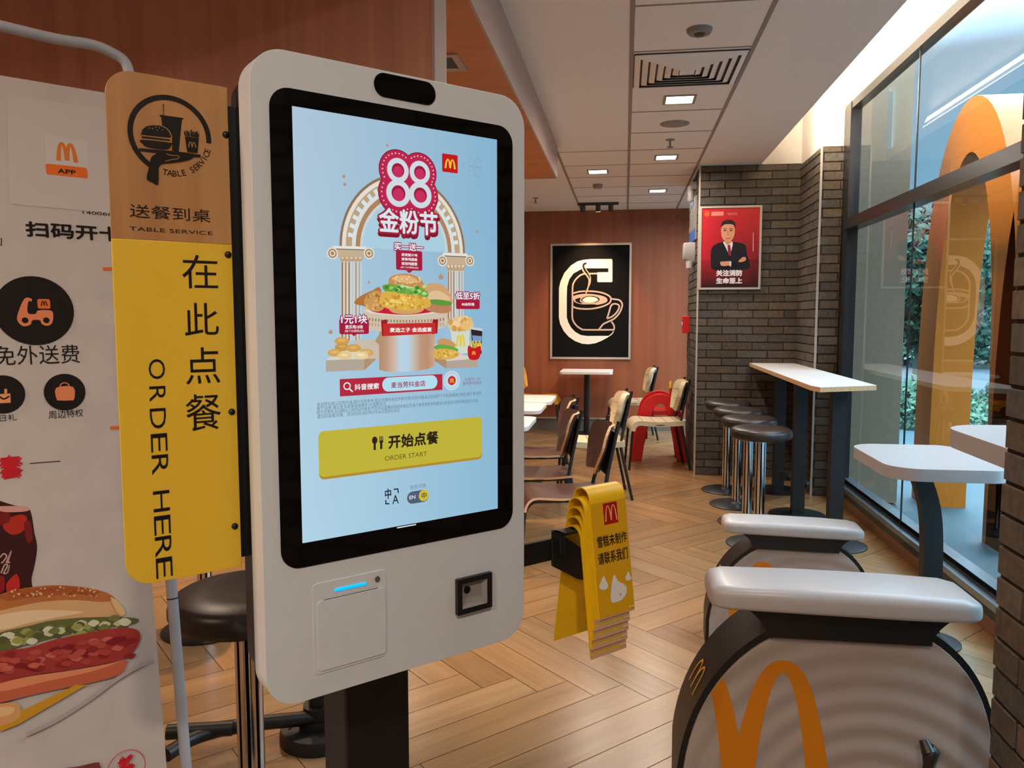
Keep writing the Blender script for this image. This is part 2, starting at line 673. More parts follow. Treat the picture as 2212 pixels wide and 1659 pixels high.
M_leaf = pm('leaves', (34, 74, 50), 0.6, var=0.35, scale=2.0)
M_leaf2 = pm('pale_leaves', (76, 110, 82), 0.6, var=0.3, scale=2.0)
M_bark = pm('bark', (70, 66, 64), 0.9, var=0.3, scale=10)
M_arch = pm('outdoor_yellow_sign', (190, 102, 4), 0.35, var=0.03)
M_pave = pm('pale_paving', (58, 78, 82), 0.6, var=0.1, scale=1.5)
M_fin = pm('outer_wall_render', (134, 114, 90), 0.8, var=0.04)

def glass_mat():
    m = bpy.data.materials.new('window_glass')
    m.use_nodes = True
    N, L = m.node_tree.nodes, m.node_tree.links
    N.clear()
    out = N.new('ShaderNodeOutputMaterial')
    mx = N.new('ShaderNodeMixShader')
    t = N.new('ShaderNodeBsdfTransparent')
    t.inputs[0].default_value = (0.86, 0.92, 0.92, 1)
    g = N.new('ShaderNodeBsdfGlossy')
    g.inputs['Roughness'].default_value = 0.0
    fr = N.new('ShaderNodeFresnel')
    fr.inputs['IOR'].default_value = 1.52
    L.new(fr.outputs[0], mx.inputs[0])
    L.new(t.outputs[0], mx.inputs[1])
    L.new(g.outputs[0], mx.inputs[2])
    L.new(mx.outputs[0], out.inputs[0])
    return m
M_glass = glass_mat()

# ------------------------------------------------------------------ floor
def floor_mat():
    m, N, L, b = _new('herringbone_oak')
    a = N.new('ShaderNodeVertexColor')
    a.layer_name = 'Col'
    uvn = N.new('ShaderNodeUVMap')
    mp = N.new('ShaderNodeMapping')
    mp.inputs['Scale'].default_value = (1.6, 26, 1)
    L.new(uvn.outputs[0], mp.inputs[0])
    n1 = N.new('ShaderNodeTexNoise')
    n1.inputs['Scale'].default_value = 1.0
    n1.inputs['Detail'].default_value = 7
    n1.inputs['Roughness'].default_value = 0.6
    n1.inputs['Distortion'].default_value = 0.6
    L.new(mp.outputs[0], n1.inputs['Vector'])
    r = N.new('ShaderNodeMapRange')
    r.inputs[1].default_value = 0.3
    r.inputs[2].default_value = 0.7
    r.inputs[3].default_value = 0.87
    r.inputs[4].default_value = 1.09
    L.new(n1.outputs['Fac'], r.inputs[0])
    mp2 = N.new('ShaderNodeMapping')
    mp2.inputs['Scale'].default_value = (0.9, 5, 1)
    L.new(uvn.outputs[0], mp2.inputs[0])
    n2 = N.new('ShaderNodeTexNoise')
    n2.inputs['Scale'].default_value = 1.0
    n2.inputs['Detail'].default_value = 3
    L.new(mp2.outputs[0], n2.inputs['Vector'])
    r2 = N.new('ShaderNodeMapRange')
    r2.inputs[1].default_value = 0.35
    r2.inputs[2].default_value = 0.7
    r2.inputs[3].default_value = 1.1
    r2.inputs[4].default_value = 0.82
    L.new(n2.outputs['Fac'], r2.inputs[0])
    mm = N.new('ShaderNodeMath')
    mm.operation = 'MULTIPLY'
    L.new(r.outputs[0], mm.inputs[0])
    L.new(r2.outputs[0], mm.inputs[1])
    v = N.new('ShaderNodeVectorMath')
    v.operation = 'SCALE'
    L.new(a.outputs['Color'], v.inputs[0])
    L.new(mm.outputs[0], v.inputs['Scale'])
    L.new(v.outputs[0], b.inputs['Base Color'])
    b.inputs['Roughness'].default_value = 0.27
    b.inputs['Specular IOR Level'].default_value = 0.5
    return m

fl = MB()
dark = lin((92, 62, 40))
fl.add([(-5, -3.2, -0.003), (1.72, -3.2, -0.003), (1.72, 10.2, -0.003), (-5, 10.2, -0.003)], [(0, 1, 2, 3)], dark)
fl.uv += [(0, 0), (1, 0), (1, 1), (0, 1)]
PW, PL_, GAP = 0.1535, 0.921, 0.0014
ud, vd = Vector((cos(-pi / 4), sin(-pi / 4))), Vector((cos(pi / 4), sin(pi / 4)))
FO = Vector((-0.102, 2.900)) - ud * PL_
def clip_poly(P, x0, x1, y0, y1):
    for ax, lim, sg in ((0, x0, 1), (0, x1, -1), (1, y0, 1), (1, y1, -1)):
        out = []
        for i in range(len(P)):
            a, b = P[i - 1], P[i]
            da, db = sg * (a[ax] - lim), sg * (b[ax] - lim)
            if (da >= 0) != (db >= 0):
                t = da / (da - db)
                out.append(tuple(a[k] + (b[k] - a[k]) * t for k in range(4)))
            if db >= 0: out.append(b)
        P = out
        if len(P) < 3: return None
    return P
rnd = random.Random(3)
for band in range(-12, 13):
    for k in range(-70, 71):
        for kind in (0, 1):
            x0, y0 = k * PW + band * 2 * PL_, k * PW
            if kind == 0: X0, X1, Y0, Y1 = x0, x0 + PL_, y0, y0 + PW
            else: X0, X1, Y0, Y1 = x0 + PL_, x0 + PL_ + PW, y0 + PW - PL_, y0 + PW
            X0 += GAP; X1 -= GAP; Y0 += GAP; Y1 -= GAP
            off = rnd.random() * 40
            off2 = rnd.random() * 9
            poly = []
            for (x, y) in ((X0, Y0), (X1, Y0), (X1, Y1), (X0, Y1)):
                p = FO + ud * x + vd * y
                lu, lv = (x - X0, y - Y0) if kind == 0 else (y - Y0, x - X0)
                poly.append((p.x, p.y, lu + off, lv + off2))
            poly = clip_poly(poly, -5, 1.72, -3.2, 10.2)
            c = rnd.random()
            d = rnd.random()
            if not poly: continue
            base = (134 + 18 * c, 99 + 14 * c + 4 * d, 62 + 10 * c + 8 * d)
            fl.add([(p[0], p[1], 0) for p in poly], [tuple(range(len(poly)))], lin(base))
            fl.uv += [(p[2], p[3]) for p in poly]
struct(fl.build('floor', floor_mat()))

# ------------------------------------------------------------------ shell of the room
CZ = 2.80
b = MB()
b.box(-0.553, 1.18, -3.2, 10.08, CZ, CZ + 0.08)
b.box(-5, -0.553, 6.3, 10.08, CZ, CZ + 0.08)
struct(b.build('ceiling', M_ceil))
b = MB()   # dark joints between the ceiling panels
for x in (0.018, 0.623):
    b.box(x - 0.011, x + 0.011, -3.2, 10.08, CZ - 0.003, CZ)
b.box(-0.578, -0.556, 6.36, 10.08, CZ - 0.003, CZ)
for i in range(-11, 11):
    y = 3.565 + 0.595 * i
    if -3 < y < 10: b.box(0.018, 0.623, y - 0.006, y + 0.006, CZ - 0.0025, CZ)
    if 6.4 < y < 10: b.box(-0.57, 0.018, y - 0.005, y + 0.005, CZ - 0.0025, CZ)
struct(b.build('trim_1', M_grid))
# dropped bulkhead with a wood underside on the left
b = MB().box(-5, -0.556, -3.2, 6.3, 2.555, 2.60)
struct(b.build('ceiling_soffit', M_soffit))
b = MB().box(-0.556, -0.545, -3.2, 6.31, 2.55, CZ)
b.box(-5, -0.545, 6.30, 6.312, 2.55, CZ)
struct(b.build('trim_2', M_fascia))
# recess over the window: white walls and ceiling lit by the cove strip
b = MB().box(1.10, 1.75, -3.2, 7.35, 3.40, 3.45)
b.box(1.68, 1.80, -3.2, 6.55, 3.10, 3.40)
b.box(1.52, 1.80, 6.548, 7.35, 2.785, 3.40)
b.box(1.18, 1.60, 7.282, 7.40, 2.79, 3.40)
b.box(1.10, 1.12, -3.2, 7.35, CZ + 0.08, 3.40)
struct(b.build('ceiling_recess', M_recess))
# far wall with wood cladding, grey skirting below
struct(MB().box(-5, 1.75, 10.08, 10.16, 0, CZ).build('wall_back', M_back))
b = MB().box(-5, 0.9, 10.055, 10.08, 0, 0.135)
struct(b.build('baseboard_back', M_base))
struct(MB().box(-5, 0.9, 10.045, 10.08, 0.135, 0.15).build('trim_3', M_trim))
# hidden sides of the room
struct(MB().box(-5.1, -5, -3.2, 10.1, 0, CZ).build('wall_left', M_white))
struct(MB().box(-5, 1.75, -3.3, -3.2, 0, 3.4).build('wall_front', M_white))
# wood-clad header hanging under the soffit
hb = MB().box(-4.2, -0.615, 2.50, 2.655, 2.02, 2.555)
struct(hb.build('wall_header', M_panel))
struct(MB().box(-0.619, -0.608, 2.498, 2.666, 2.018, 2.556).build('trim_4', M_fascia))

# ------------------------------------------------------------------ brickwork, brick by brick
rb = random.Random(11)
BH, BL, MO = 0.072, 0.268, 0.0085
def bricks(b, p0, d, length, z0, z1, nrm, off=0.0, tone=1.0):
    """p0 start of the face, d along it, nrm outward"""
    d, nrm, p0 = Vector(d), Vector(nrm), Vector(p0)
    b.add([p0 + Vector((0, 0, z0)), p0 + d * length + Vector((0, 0, z0)), p0 + d * length + Vector((0, 0, z1)), p0 + Vector((0, 0, z1))],
          [(0, 1, 2, 3)], lin((52, 42, 34)))
    row = 0
    z = z0
    while z < z1 - 0.02:
        h = min(BH, z1 - z)
        x = -((off + (0.5 * BL if row % 2 else 0)) % BL)
        while x < length:
            a, e = max(0, x + MO / 2), min(length, x + BL - MO / 2)
            if e - a > 0.015:
                t = rb.random()
                q = rb.random()
                base = ((86, 77, 68), (82, 75, 68), (88, 77, 66), (79, 75, 70))[int(t * 3.99)]
                k = (0.88 + 0.24 * q) * tone
                c = lin(tuple(min(255, v * k) for v in base))
                pr = 0.004 + 0.005 * rb.random()
                A = p0 + d * a
                E = p0 + d * e
                za, ze = z + MO / 2, z + h - MO / 2
                o = [A, E]
                vs = []
                for zz in (za, ze):
                    for q_, inn in ((A, 1), (E, -1)):
                        vs.append(q_ + Vector((0, 0, zz)))
                        vs.append(q_ + d * (0.0015 * inn) + nrm * pr + Vector((0, 0, zz + (0.0015 if zz == za else -0.0015))))
                # 0 A-low,1 A-low-out,2 E-low,3 E-low-out,4 A-hi,5 A-hi-out,6 E-hi,7 E-hi-out
                b.add(vs, [(1, 3, 7, 5), (0, 2, 3, 1), (4, 5, 7, 6), (0, 1, 5, 4), (2, 6, 7, 3)], c)
            x += BL
        z += BH
        row += 1
PXL, PYF, PXR, P2Y = 0.653, 7.28, 1.52, 6.548
b = MB()
bricks(b, (PXL, PYF, 0), (1, 0, 0), PXR - PXL, 0, 2.795, (0, -1, 0), 0.05)
bricks(b, (PXL, 8.35, 0), (0, -1, 0), 8.35 - PYF, 0, 2.795, (-1, 0, 0), 0.1)
b.quad((PXL, 8.35, 0), (1.6, 8.35, 0), (1.6, 8.35, 2.795), (PXL, 8.35, 2.795), lin((52, 42, 34)))
struct(b.build('wall_pillar', M_brick))
b = MB()
bricks(b, (PXR, PYF, 0), (0, -1, 0), PYF - P2Y, 0, 2.785, (-1, 0, 0), 0.0)
bricks(b, (PXR, P2Y, 0), (1, 0, 0), 0.17, 0, 2.785, (0, -1, 0), 0.12)
struct(b.build('wall_right', M_brick))
b = MB()
bricks(b, (0.857, 1.88, 0), (0, -1, 0), 3.2, -0.0, 3.4, (-1, 0, 0), 0.02, 1.2)
bricks(b, (0.857, 1.88, 0), (1, 0, 0), 0.80, 0, 3.4, (0, 1, 0), 0.02, 1.2)
struct(b.build('wall_near_pillar', M_brick))
b = MB()
b.box(PXL - 0.011, PXL + 0.004, PYF - 0.011, PYF + 0.004, 0, 2.795)
b.box(PXR - 0.011, PXR + 0.004, P2Y - 0.011, P2Y + 0.004, 0, 2.785)
struct(b.build('trim_5', M_trim))

# ------------------------------------------------------------------ window wall
WX = 1.70
b = MB()
b.box(1.66, 1.74, 6.30, 6.40, 0.0, 3.06)
b.box(1.68, 1.74, 6.40, 6.55, 0.0, 3.06)
b.box(1.665, 1.74, -3.2, 6.40, 3.005, 3.065)
b.box(1.655, 1.76, -3.2, 6.40, 2.115, 2.195)
struct(b.build('window_frame_1', M_dark))
b = MB().box(1.668, 1.69, -3.2, 6.52, 3.065, 3.10)
struct(b.build('trim_6', M_fascia))
b = MB()
b.box(1.655, 1.70, -3.2, 6.40, 0.128, 0.162)
b.box(1.70, 1.77, -3.2, 6.40, 0.175, 0.20)
struct(b.build('window_sill_1', M_rail))
b = MB().box(1.66, 1.74, -3.2, 6.40, 0.085, 0.128).box(1.69, 1.74, -3.2, 6.40, 0.12, 0.176)
struct(b.build('window_frame_2', M_dark))
struct(MB().box(1.672, 1.74, -3.2, 6.55, 0.0, 0.085).build('baseboard_right', M_skirt))
w1 = MB().quad((WX, -3.2, 0.15), (WX, 6.35, 0.15), (WX, 6.35, 3.05), (WX, -3.2, 3.05)).build('window_1', M_glass)
struct(w1)
b = MB()
for y in (5.02, 2.1, -0.8):
    b.box(WX - 0.004, WX + 0.004, y - 0.005, y + 0.005, 0.15, 3.05)
struct(b.build('window_joint_1', M_black))
# ------------------------------------------------------------------ self-order kiosk
KA = radians(44.65)
KO = Vector((-0.3258, 1.1369, 1.4322))
KU = Vector((cos(KA), sin(KA), 0))
KN = Vector((sin(KA), -cos(KA), 0))
KZ = KO.z
def KFace(off): return Face(KO + KN * off, KU, (0, 0, 1))
def Kw(u, y, v): return KO + KU * u - KN * y + Vector((0, 0, v))
kiosk = thing('self_order_kiosk', 'white touchscreen ordering kiosk on a black post showing a burger promotion', 'kiosk', (KO.x, KO.y, 0), KA)
def kslab(name, mat, u0, u1, v0, v1, r, y0, y1, parent, bevel=0, n=10):
    b = MB().prism(rrect(u0, u1, KZ + v0, KZ + v1, r, n), lambda x, z: (x, y0, z), lambda x, z: (x, y1, z))
    return b.build(name, mat, parent, bevel=bevel, smooth=0 if bevel else 35)
kslab('front_shell', M_shell, -0.2235, 0.2245, -0.5285, 0.371, 0.047, 0.0, 0.046, kiosk, 0.005)
kslab('rear_casing', M_black, -0.2145, 0.2155, -0.515, 0.36, 0.04, 0.0455, 0.108, kiosk, 0.003)
glass = kslab('screen_glass', M_blackgloss, -0.1985, 0.1995, -0.333, 0.3225, 0.028, -0.0012, 0.01, kiosk)
kslab('sensor_window', M_blackgloss, -0.0458, 0.0558, 0.3335, 0.3672, 0.0165, -0.0012, 0.01, kiosk)
b = MB().box(-0.061, 0.057, 0.106, 0.196, 0.012, 1.2)
b.box(-0.09, 0.086, 0.1, 0.13, 0.98, 1.25)
b.build('post', M_black, kiosk, bevel=0.004)
MB().prism(rrect(-0.2, 0.2, -0.02, 0.34, 0.02), lambda x, y: (x, y, 0.0), lambda x, y: (x, y, 0.012)).build('base_plate', M_black, kiosk, bevel=0.002)

KF = KFace(0.0012)
S_BG = [(172, 196, 214), (131, 178, 207), (136, 182, 210), (176, 210, 229)]
a = Art(KF, 0.0004)
q = [KF.uv(*p) for p in ((632, 230), (1073, 302), (1073, 1097), (649, 1174))]
x0, x1, y1, y0 = -0.1678, 0.1682, 0.2995, -0.2980
a.w += a.step
N1, N2 = 6, 10
def mixc(u, v):
    tl, tr, br, bl = [lin(c) for c in S_BG]
    return tuple((tl[i] * (1 - u) + tr[i] * u) * v + (bl[i] * (1 - u) + br[i] * u) * (1 - v) for i in range(3))
for i in range(N1):
    for j in range(N2):
        c4 = []
        pts = []
        for (di, dj) in ((0, 0), (1, 0), (1, 1), (0, 1)):
            fu, fv = (i + di) / N1, (j + dj) / N2
            pts.append(KF.at(x0 + (x1 - x0) * fu, y0 + (y1 - y0) * fv, a.w))
            c4.append(mixc(fu, fv))
        a.mb.add(pts, [(0, 1, 2, 3)], tuple(c4))
disp = a.build('display', M_screen, kiosk)
zb = a.w

# --- promotion picture on the display
a = Art(KF, zb)
# arch
def archring(cx, ry0, rx, ry, rx2, ry2, col, base):
    cu, cv = KF.uv(*cx)
    A = [radians(t) for t in range(0, 181, 6)]
    lo = [(cu + rx * cos(t), cv + ry * sin(t)) for t in A] + [(cu + rx2 * cos(t), cv + ry2 * sin(t)) for t in reversed(A)]
    a.loops([lo], col)
uL, vB = KF.uv(733, 532)
uR, _ = KF.uv(1004, 545)
cu, cv = (uL + uR) / 2, vB
RX = (uR - uL) / 2
def ring(r0, r1, col, sq=1.05):
    A = [radians(t) for t in range(0, 181, 5)]
    a.loops([[(cu + RX * r0 * cos(t), cv + RX * sq * r0 * sin(t)) for t in A] + [(cu + RX * r1 * cos(t), cv + RX * sq * r1 * sin(t)) for t in reversed(A)]], col)
ring(0.70, 0.0, (168, 205, 222))
ring(1.0, 0.95, (140, 112, 84))
ring(0.965, 0.90, (226, 220, 206))
ring(0.91, 0.80, (186, 160, 128))
ring(0.82, 0.76, (214, 222, 222))
ring(0.765, 0.70, (172, 130, 92))
ring(0.70, 0.66, (196, 210, 214))
for t in range(8, 176, 8):
    A0, A1 = radians(t), radians(t + 3.6)
    a.loops([[(cu + RX * r_ * cos(t_), cv + RX * 1.05 * r_ * sin(t_)) for r_, t_ in ((0.82, A0), (0.89, A0), (0.89, A1), (0.82, A1))]], (214, 226, 228))
# columns with scroll capitals
def column(xl, xr, yt, yb, capl, capr, capt, capb):
    a.poly([(xl, yt), (xr, yt + 1), (xr, yb), (xl, yb)], (206, 210, 206))
    n = 6
    for i in range(n):
        f0, f1 = (i + 0.12) / n, (i + 0.6) / n
        X0, X1 = xl + (xr - xl) * f0, xl + (xr - xl) * f1
        c = [(160, 112, 74), (178, 136, 100), (150, 128, 108), (186, 198, 204), (170, 150, 128), (160, 172, 182)][i]
        a.poly([(X0, yt + 4), (X1, yt + 4), (X1, yb), (X0, yb)], c)
    a.poly([(xl - 4, capb - 2), (xr + 4, capb - 1), (xr, yt + 3), (xl, yt + 3)], (190, 158, 122))
    for i in range(5):
        f0, f1 = (i + 0.2) / 5, (i + 0.8) / 5
        a.poly([(xl - 3 + (xr - xl + 6) * f0, capb), (xl - 3 + (xr - xl + 6) * f1, capb), (xl + (xr - xl) * (f0 + f1) / 2, yt - 2)], (226, 222, 212))
    a.poly([(capl, capt + 6), (capr, capt + 8), (capr - 3, capb), (capl + 3, capb - 2)], (196, 172, 142))
    a.poly([(capl + 14, capt), (capr - 16, capt + 2), (capr - 14, capt + 8), (capl + 12, capt + 6)], (226, 224, 216))
    a.poly([(capl + 16, capt + 6), (capr - 18, capt + 8), (capr - 18, capt + 10), (capl + 16, capt + 8)], (110, 100, 90))
    for x_ in (capl + 12, capr - 10):
        a.circ((x_, (capt + capb) / 2 + 4), 0.0085, (222, 214, 198))
        a.circ((x_, (capt + capb) / 2 + 4), 0.0062, (150, 118, 88), 0.0045)
        a.circ((x_, (capt + capb) / 2 + 4), 0.0025, (160, 126, 92))
column(736, 780, 562, 735, 705, 806, 531, 556)
column(965, 1000, 582, 690, 942, 1023, 546, 573)
# pedestals and podium
a.poly([(702, 778), (744, 750), (805, 750), (785, 775)], (214, 208, 198))
a.poly([(702, 778), (785, 775), (785, 799), (702, 803)], (176, 164, 150))
a.poly([(785, 775), (817, 722), (817, 770), (785, 800)], (178, 142, 112))
a.poly([(760, 735), (805, 733), (817, 745), (817, 775), (785, 775)], (200, 186, 168))
a.poly([(930, 745), (960, 742), (990, 765), (1030, 772), (1030, 776), (962, 780)], (214, 206, 196))
a.poly([(962, 780), (1030, 774), (1030, 793), (962, 796)], (178, 162, 148))
a.poly([(937, 760), (962, 778), (962, 796), (937, 780)], (172, 138, 108))
cols = [(178, 140, 112), (190, 150, 122), (206, 176, 154), (186, 206, 222), (180, 210, 230), (196, 186, 172), (188, 148, 120), (184, 142, 114), (200, 164, 138)]
for i in range(8):
    X0, X1 = 817 + 15 * i, 817 + 15 * (i + 1)
    dip = lambda x: 798 + 8 * sqrt(max(0, 1 - ((x - 877) / 60.0) ** 2)) - (x - 817) * 0.06
    a.grad([(X0, 716), (X1, 715), (X1, dip(X1)), (X0, dip(X0))], [cols[i], cols[i + 1], cols[i + 1], cols[i]])
a.curve([(783, 672), (800, 664), (875, 655), (950, 660), (963, 668), (962, 700), (940, 712), (877, 718), (805, 714), (785, 704)], (206, 190, 170))
for i in range(26):
    X = 788 + i * 6.6
    yy = 682 + 9 * sqrt(max(0, 1 - ((X - 874) / 92.0) ** 2))
    a.poly([(X, yy), (X + 3, yy), (X + 3, yy + 6), (X, yy + 6)], (150, 122, 96))
    a.poly([(X, yy + 10), (X + 2.4, yy + 10), (X + 2.4, yy + 17), (X, yy + 17)], (176, 150, 124))
a.curve([(786, 670), (815, 662), (875, 656), (940, 660), (960, 667), (940, 676), (875, 682), (810, 678)], (226, 214, 200))
a.curve([(797, 669), (825, 661), (875, 657), (930, 660), (952, 666), (930, 674), (875, 680), (815, 676)], (196, 22, 52))
# fried chicken left, burger right behind, burger in front
a.curve([(762, 655), (775, 640), (800, 628), (818, 622), (822, 660), (800, 668), (785, 662)], (176, 112, 58))
a.curve([(783, 652), (792, 636), (812, 628), (826, 640), (826, 665), (812, 673), (792, 668)], (200, 148, 82))
for i in range(26):
    a.circ((787 + rnd.random() * 36, 634 + rnd.random() * 34), 0.0015 + 0.0012 * rnd.random(), [(222, 176, 112), (166, 108, 54), (212, 160, 90)][i % 3], n=8)
a.curve([(915, 618), (935, 612), (958, 620), (970, 640), (972, 655), (940, 655), (915, 648)], (206, 160, 110))
a.curve([(920, 634), (940, 628), (962, 638), (968, 648), (945, 650), (922, 646)], (222, 188, 146))
a.curve([(925, 648), (950, 648), (972, 654), (960, 664), (930, 660)], (92, 150, 60))
a.curve([(918, 656), (945, 660), (970, 662), (965, 675), (940, 676), (915, 668)], (186, 126, 92))
a.curve([(835, 610), (840, 598), (860, 592), (885, 593), (905, 604), (915, 622), (905, 628), (860, 622), (838, 618)], (196, 140, 82))
a.curve([(842, 602), (862, 595), (885, 598), (898, 608), (880, 612), (855, 609)], (222, 176, 120))
for i in range(22):
    a.circ((848 + rnd.random() * 56, 597 + rnd.random() * 16), 0.0011, (240, 220, 180), n=6)
a.curve([(838, 616), (860, 616), (890, 622), (905, 626), (900, 632), (860, 626), (840, 622)], (232, 232, 222))
a.curve([(822, 618), (836, 614), (860, 617), (880, 622), (905, 624), (920, 632), (918, 642), (900, 640), (880, 644), (858, 636), (840, 634), (826, 628)], (96, 160, 62))
for i in range(26):
    X, Y = 826 + rnd.random() * 90, 618 + rnd.random() * 20
    a.curve([(X - 5, Y), (X, Y - 4), (X + 6, Y), (X, Y + 4)], [(140, 196, 96), (70, 130, 46), (176, 216, 130), (110, 172, 70)][i % 4], 3)
a.curve([(815, 645), (826, 630), (860, 634), (900, 640), (922, 648), (924, 662), (905, 668), (870, 672), (838, 668), (820, 660)], (218, 172, 72))
for i in range(70):
    t, r_ = rnd.random() * 2 * pi, sqrt(rnd.random())
    a.circ((870 + 50 * r_ * cos(t), 652 + 16 * r_ * sin(t)), 0.0014 + 0.002 * rnd.random(), [(238, 204, 110), (196, 138, 46), (228, 188, 84), (206, 152, 56)][i % 4], n=9)
a.curve([(835, 664), (870, 672), (908, 666), (900, 675), (870, 679), (842, 675)], (206, 158, 100))
# nuggets
for X, Y, c in ((732, 737, (206, 160, 84)), (733, 750, (196, 148, 70)), (717, 762, (206, 164, 92)), (757, 752, (204, 158, 80)), (784, 762, (208, 166, 96)), (738, 768, (224, 198, 140)), (773, 768, (226, 206, 158))):
    a.curve([(X - 16, Y), (X - 8, Y - 8), (X + 8, Y - 8), (X + 17, Y), (X + 8, Y + 7), (X - 8, Y + 7)], c)
    a.curve([(X - 9, Y - 2), (X, Y - 5), (X + 9, Y - 2), (X, Y + 1)], tuple(min(255, v + 18) for v in c))
# bucket of chicken, drink, fries, small burger
a.poly([(965, 712), (1008, 714), (1003, 762), (974, 766)], (206, 214, 206))
a.arches((977, 722), (998, 748), 0.004, (226, 200, 70))
a.curve([(960, 698), (975, 686), (1000, 682), (1015, 698), (1010, 712), (985, 716), (965, 712)], (222, 192, 138))
for i in range(20):
    a.circ((965 + rnd.random() * 46, 688 + rnd.random() * 24), 0.003 + 0.002 * rnd.random(), [(226, 184, 116), (206, 154, 82), (236, 206, 150)][i % 3], n=10)
a.poly([(1009, 708), (1034, 712), (1032, 764), (1014, 766)], (46, 30, 32))
a.poly([(1008, 706), (1035, 710), (1034, 715), (1009, 711)], (196, 206, 214))
a.poly([(1012, 724), (1033, 726), (1032, 738), (1014, 738)], (120, 150, 190))
for i in range(12):
    X = 1005 + i * 2.3
    a.poly([(X, 735 + (i % 3) * 3), (X + 2, 735 + (i % 3) * 3), (X + 1 + (8 - i) * -0.3, 756), (X - 1, 756)], [(238, 206, 96), (226, 184, 66)][i % 2])
a.curve([(1003, 747), (1015, 752), (1030, 748), (1026, 774), (1005, 774)], (196, 20, 26))
a.arches((1011, 758), (1019, 766), 0.0012, (236, 190, 50))
a.curve([(936, 738), (945, 731), (962, 733), (976, 744), (970, 750), (944, 746)], (202, 150, 96))
a.curve([(930, 748), (945, 743), (975, 750), (980, 758), (950, 757), (933, 754)], (104, 166, 66))
a.curve([(927, 762), (940, 753), (970, 755), (984, 764), (970, 774), (945, 776), (932, 772)], (216, 172, 78))
for i in range(18):
    a.circ((935 + rnd.random() * 42, 757 + rnd.random() * 15), 0.0012 + 0.001 * rnd.random(), [(236, 202, 112), (196, 140, 50)][i % 2], n=7)
# confetti crowns
for X, Y, s_ in ((944, 598, 6), (735, 383, 4), (789, 610, 3), (737, 400, 4), (707, 716, 5), (828, 317, 3), (1022, 501, 3)):
    a.poly([(X - s_, Y - s_), (X - s_ / 2, Y), (X, Y - s_ * 1.3), (X + s_ / 2, Y), (X + s_, Y - s_), (X + s_ * 0.7, Y + s_), (X - s_ * 0.7, Y + s_)], (176, 140, 116))
# ribbon
a.poly([(815, 692), (828, 690), (830, 722), (817, 726)], (150, 24, 28))
a.poly([(926, 690), (938, 690), (936, 720), (924, 722)], (150, 24, 28))
a.poly([(819, 699), (932, 697), (933, 720), (820, 726)], (196, 40, 42))
a.text('麦选之子 金选盛宴', (834, 707.5), (924, 716.5), (238, 236, 232), 0.03)
pic = a.build('promotion_picture', M_screen, disp)

# --- the big 88 emblem
a = Art(KF, a.w)
PK, PK2, DK = (186, 30, 78), (206, 56, 110), (120, 16, 40)
C88 = [((850, 371), 0.0175), ((851, 420), 0.0195), ((897, 376), 0.0170), ((898, 424), 0.0190)]
for p, r_ in C88: a.circ(p, r_ + 0.0125, DK)
for p, r_ in C88: a.circ(p, r_ + 0.0112, PK)
a.poly([(850, 371), (897, 376), (898, 424), (851, 420)], PK)
for p, r_ in C88:
    u, v = KF.uv(*p)
    for k in range(26):
        t = 2 * pi * k / 26
        du, dv = u + (r_ + 0.0068) * cos(t), v + (r_ + 0.0068) * sin(t)
        if all((du - KF.uv(*p2)[0]) ** 2 + (dv - KF.uv(*p2)[1]) ** 2 > (r2 + 0.0078) ** 2 for p2, r2 in C88 if p2 != p):
            a.loops([[(du + 0.0011 * cos(z), dv + 0.0011 * sin(z)) for z in [pi / 3 * j for j in range(6)]]], (240, 226, 200))
for p, r_ in C88: a.circ(p, r_, (206, 216, 224))
for p, r_ in C88:
    a.circ(p, r_ * 0.58, (150, 18, 58))
    a.circ((p[0], p[1] + 3), r_ * 0.46, (196, 42, 92))
a.outline('金粉节', (808, 455), (936, 518), DK, 4.5)
a.outline('金粉节', (808, 449), (935, 512), (166, 26, 64), 4.0)
a.text('金粉节', (808, 449), (935, 512), (216, 228, 234), 0.02)
emb = a.build('emblem', M_screen, disp)

# --- offer tags
a = Art(KF, a.w)
TG, WH = (166, 20, 56), (238, 240, 242)
a.rect((845, 541), (902, 586), TG, 0.003)
a.poly([(866, 585), (882, 585), (874, 591)], TG)
a.outline('买一送一', (841, 525), (904, 545), (150, 30, 86), 2.2)
a.text('买一送一', (841, 525), (904, 545), WH, 0.02)
for i, t in enumerate(('麦麦脆汁鸡', '麦辣鸡腿堡', '板烧鸡腿堡')):
    a.text(t, (857, 548 + 9.4 * i), (891, 556.2 + 9.4 * i), WH, 0.02)
a.text('(每个ID限购2份)', (855, 576), (893, 582.5), WH, 0.0)
a.build('offer_tag', M_screen, disp)
a = Art(KF, a.w)
a.rect((974, 645), (1025, 668), TG, 0.003)
a.outline('低至5折', (973, 631), (1025, 648), (150, 30, 86), 2.2)
a.text('低至5折', (973, 631), (1025, 648), WH, 0.02)
a.text('88金粉桶', (986, 654), (1013, 661), WH, 0.02)
a.build('offer_tag', M_screen, disp)
a = Art(KF, a.w)
a.rect((723, 689), (787, 721), TG, 0.003)
a.poly([(748, 720), (762, 720), (755, 726)], TG)
a.outline('1元1块', (727, 680), (783, 699), (150, 30, 86), 2.2)
a.text('1元1块', (727, 680), (783, 699), WH, 0.02)
a.text('麦乐鸡10块', (736, 702), (774, 710), WH, 0.02)
a.text('(每个ID限购2份)', (735, 712), (776, 718), WH, 0.0)
a.build('offer_tag', M_screen, disp)
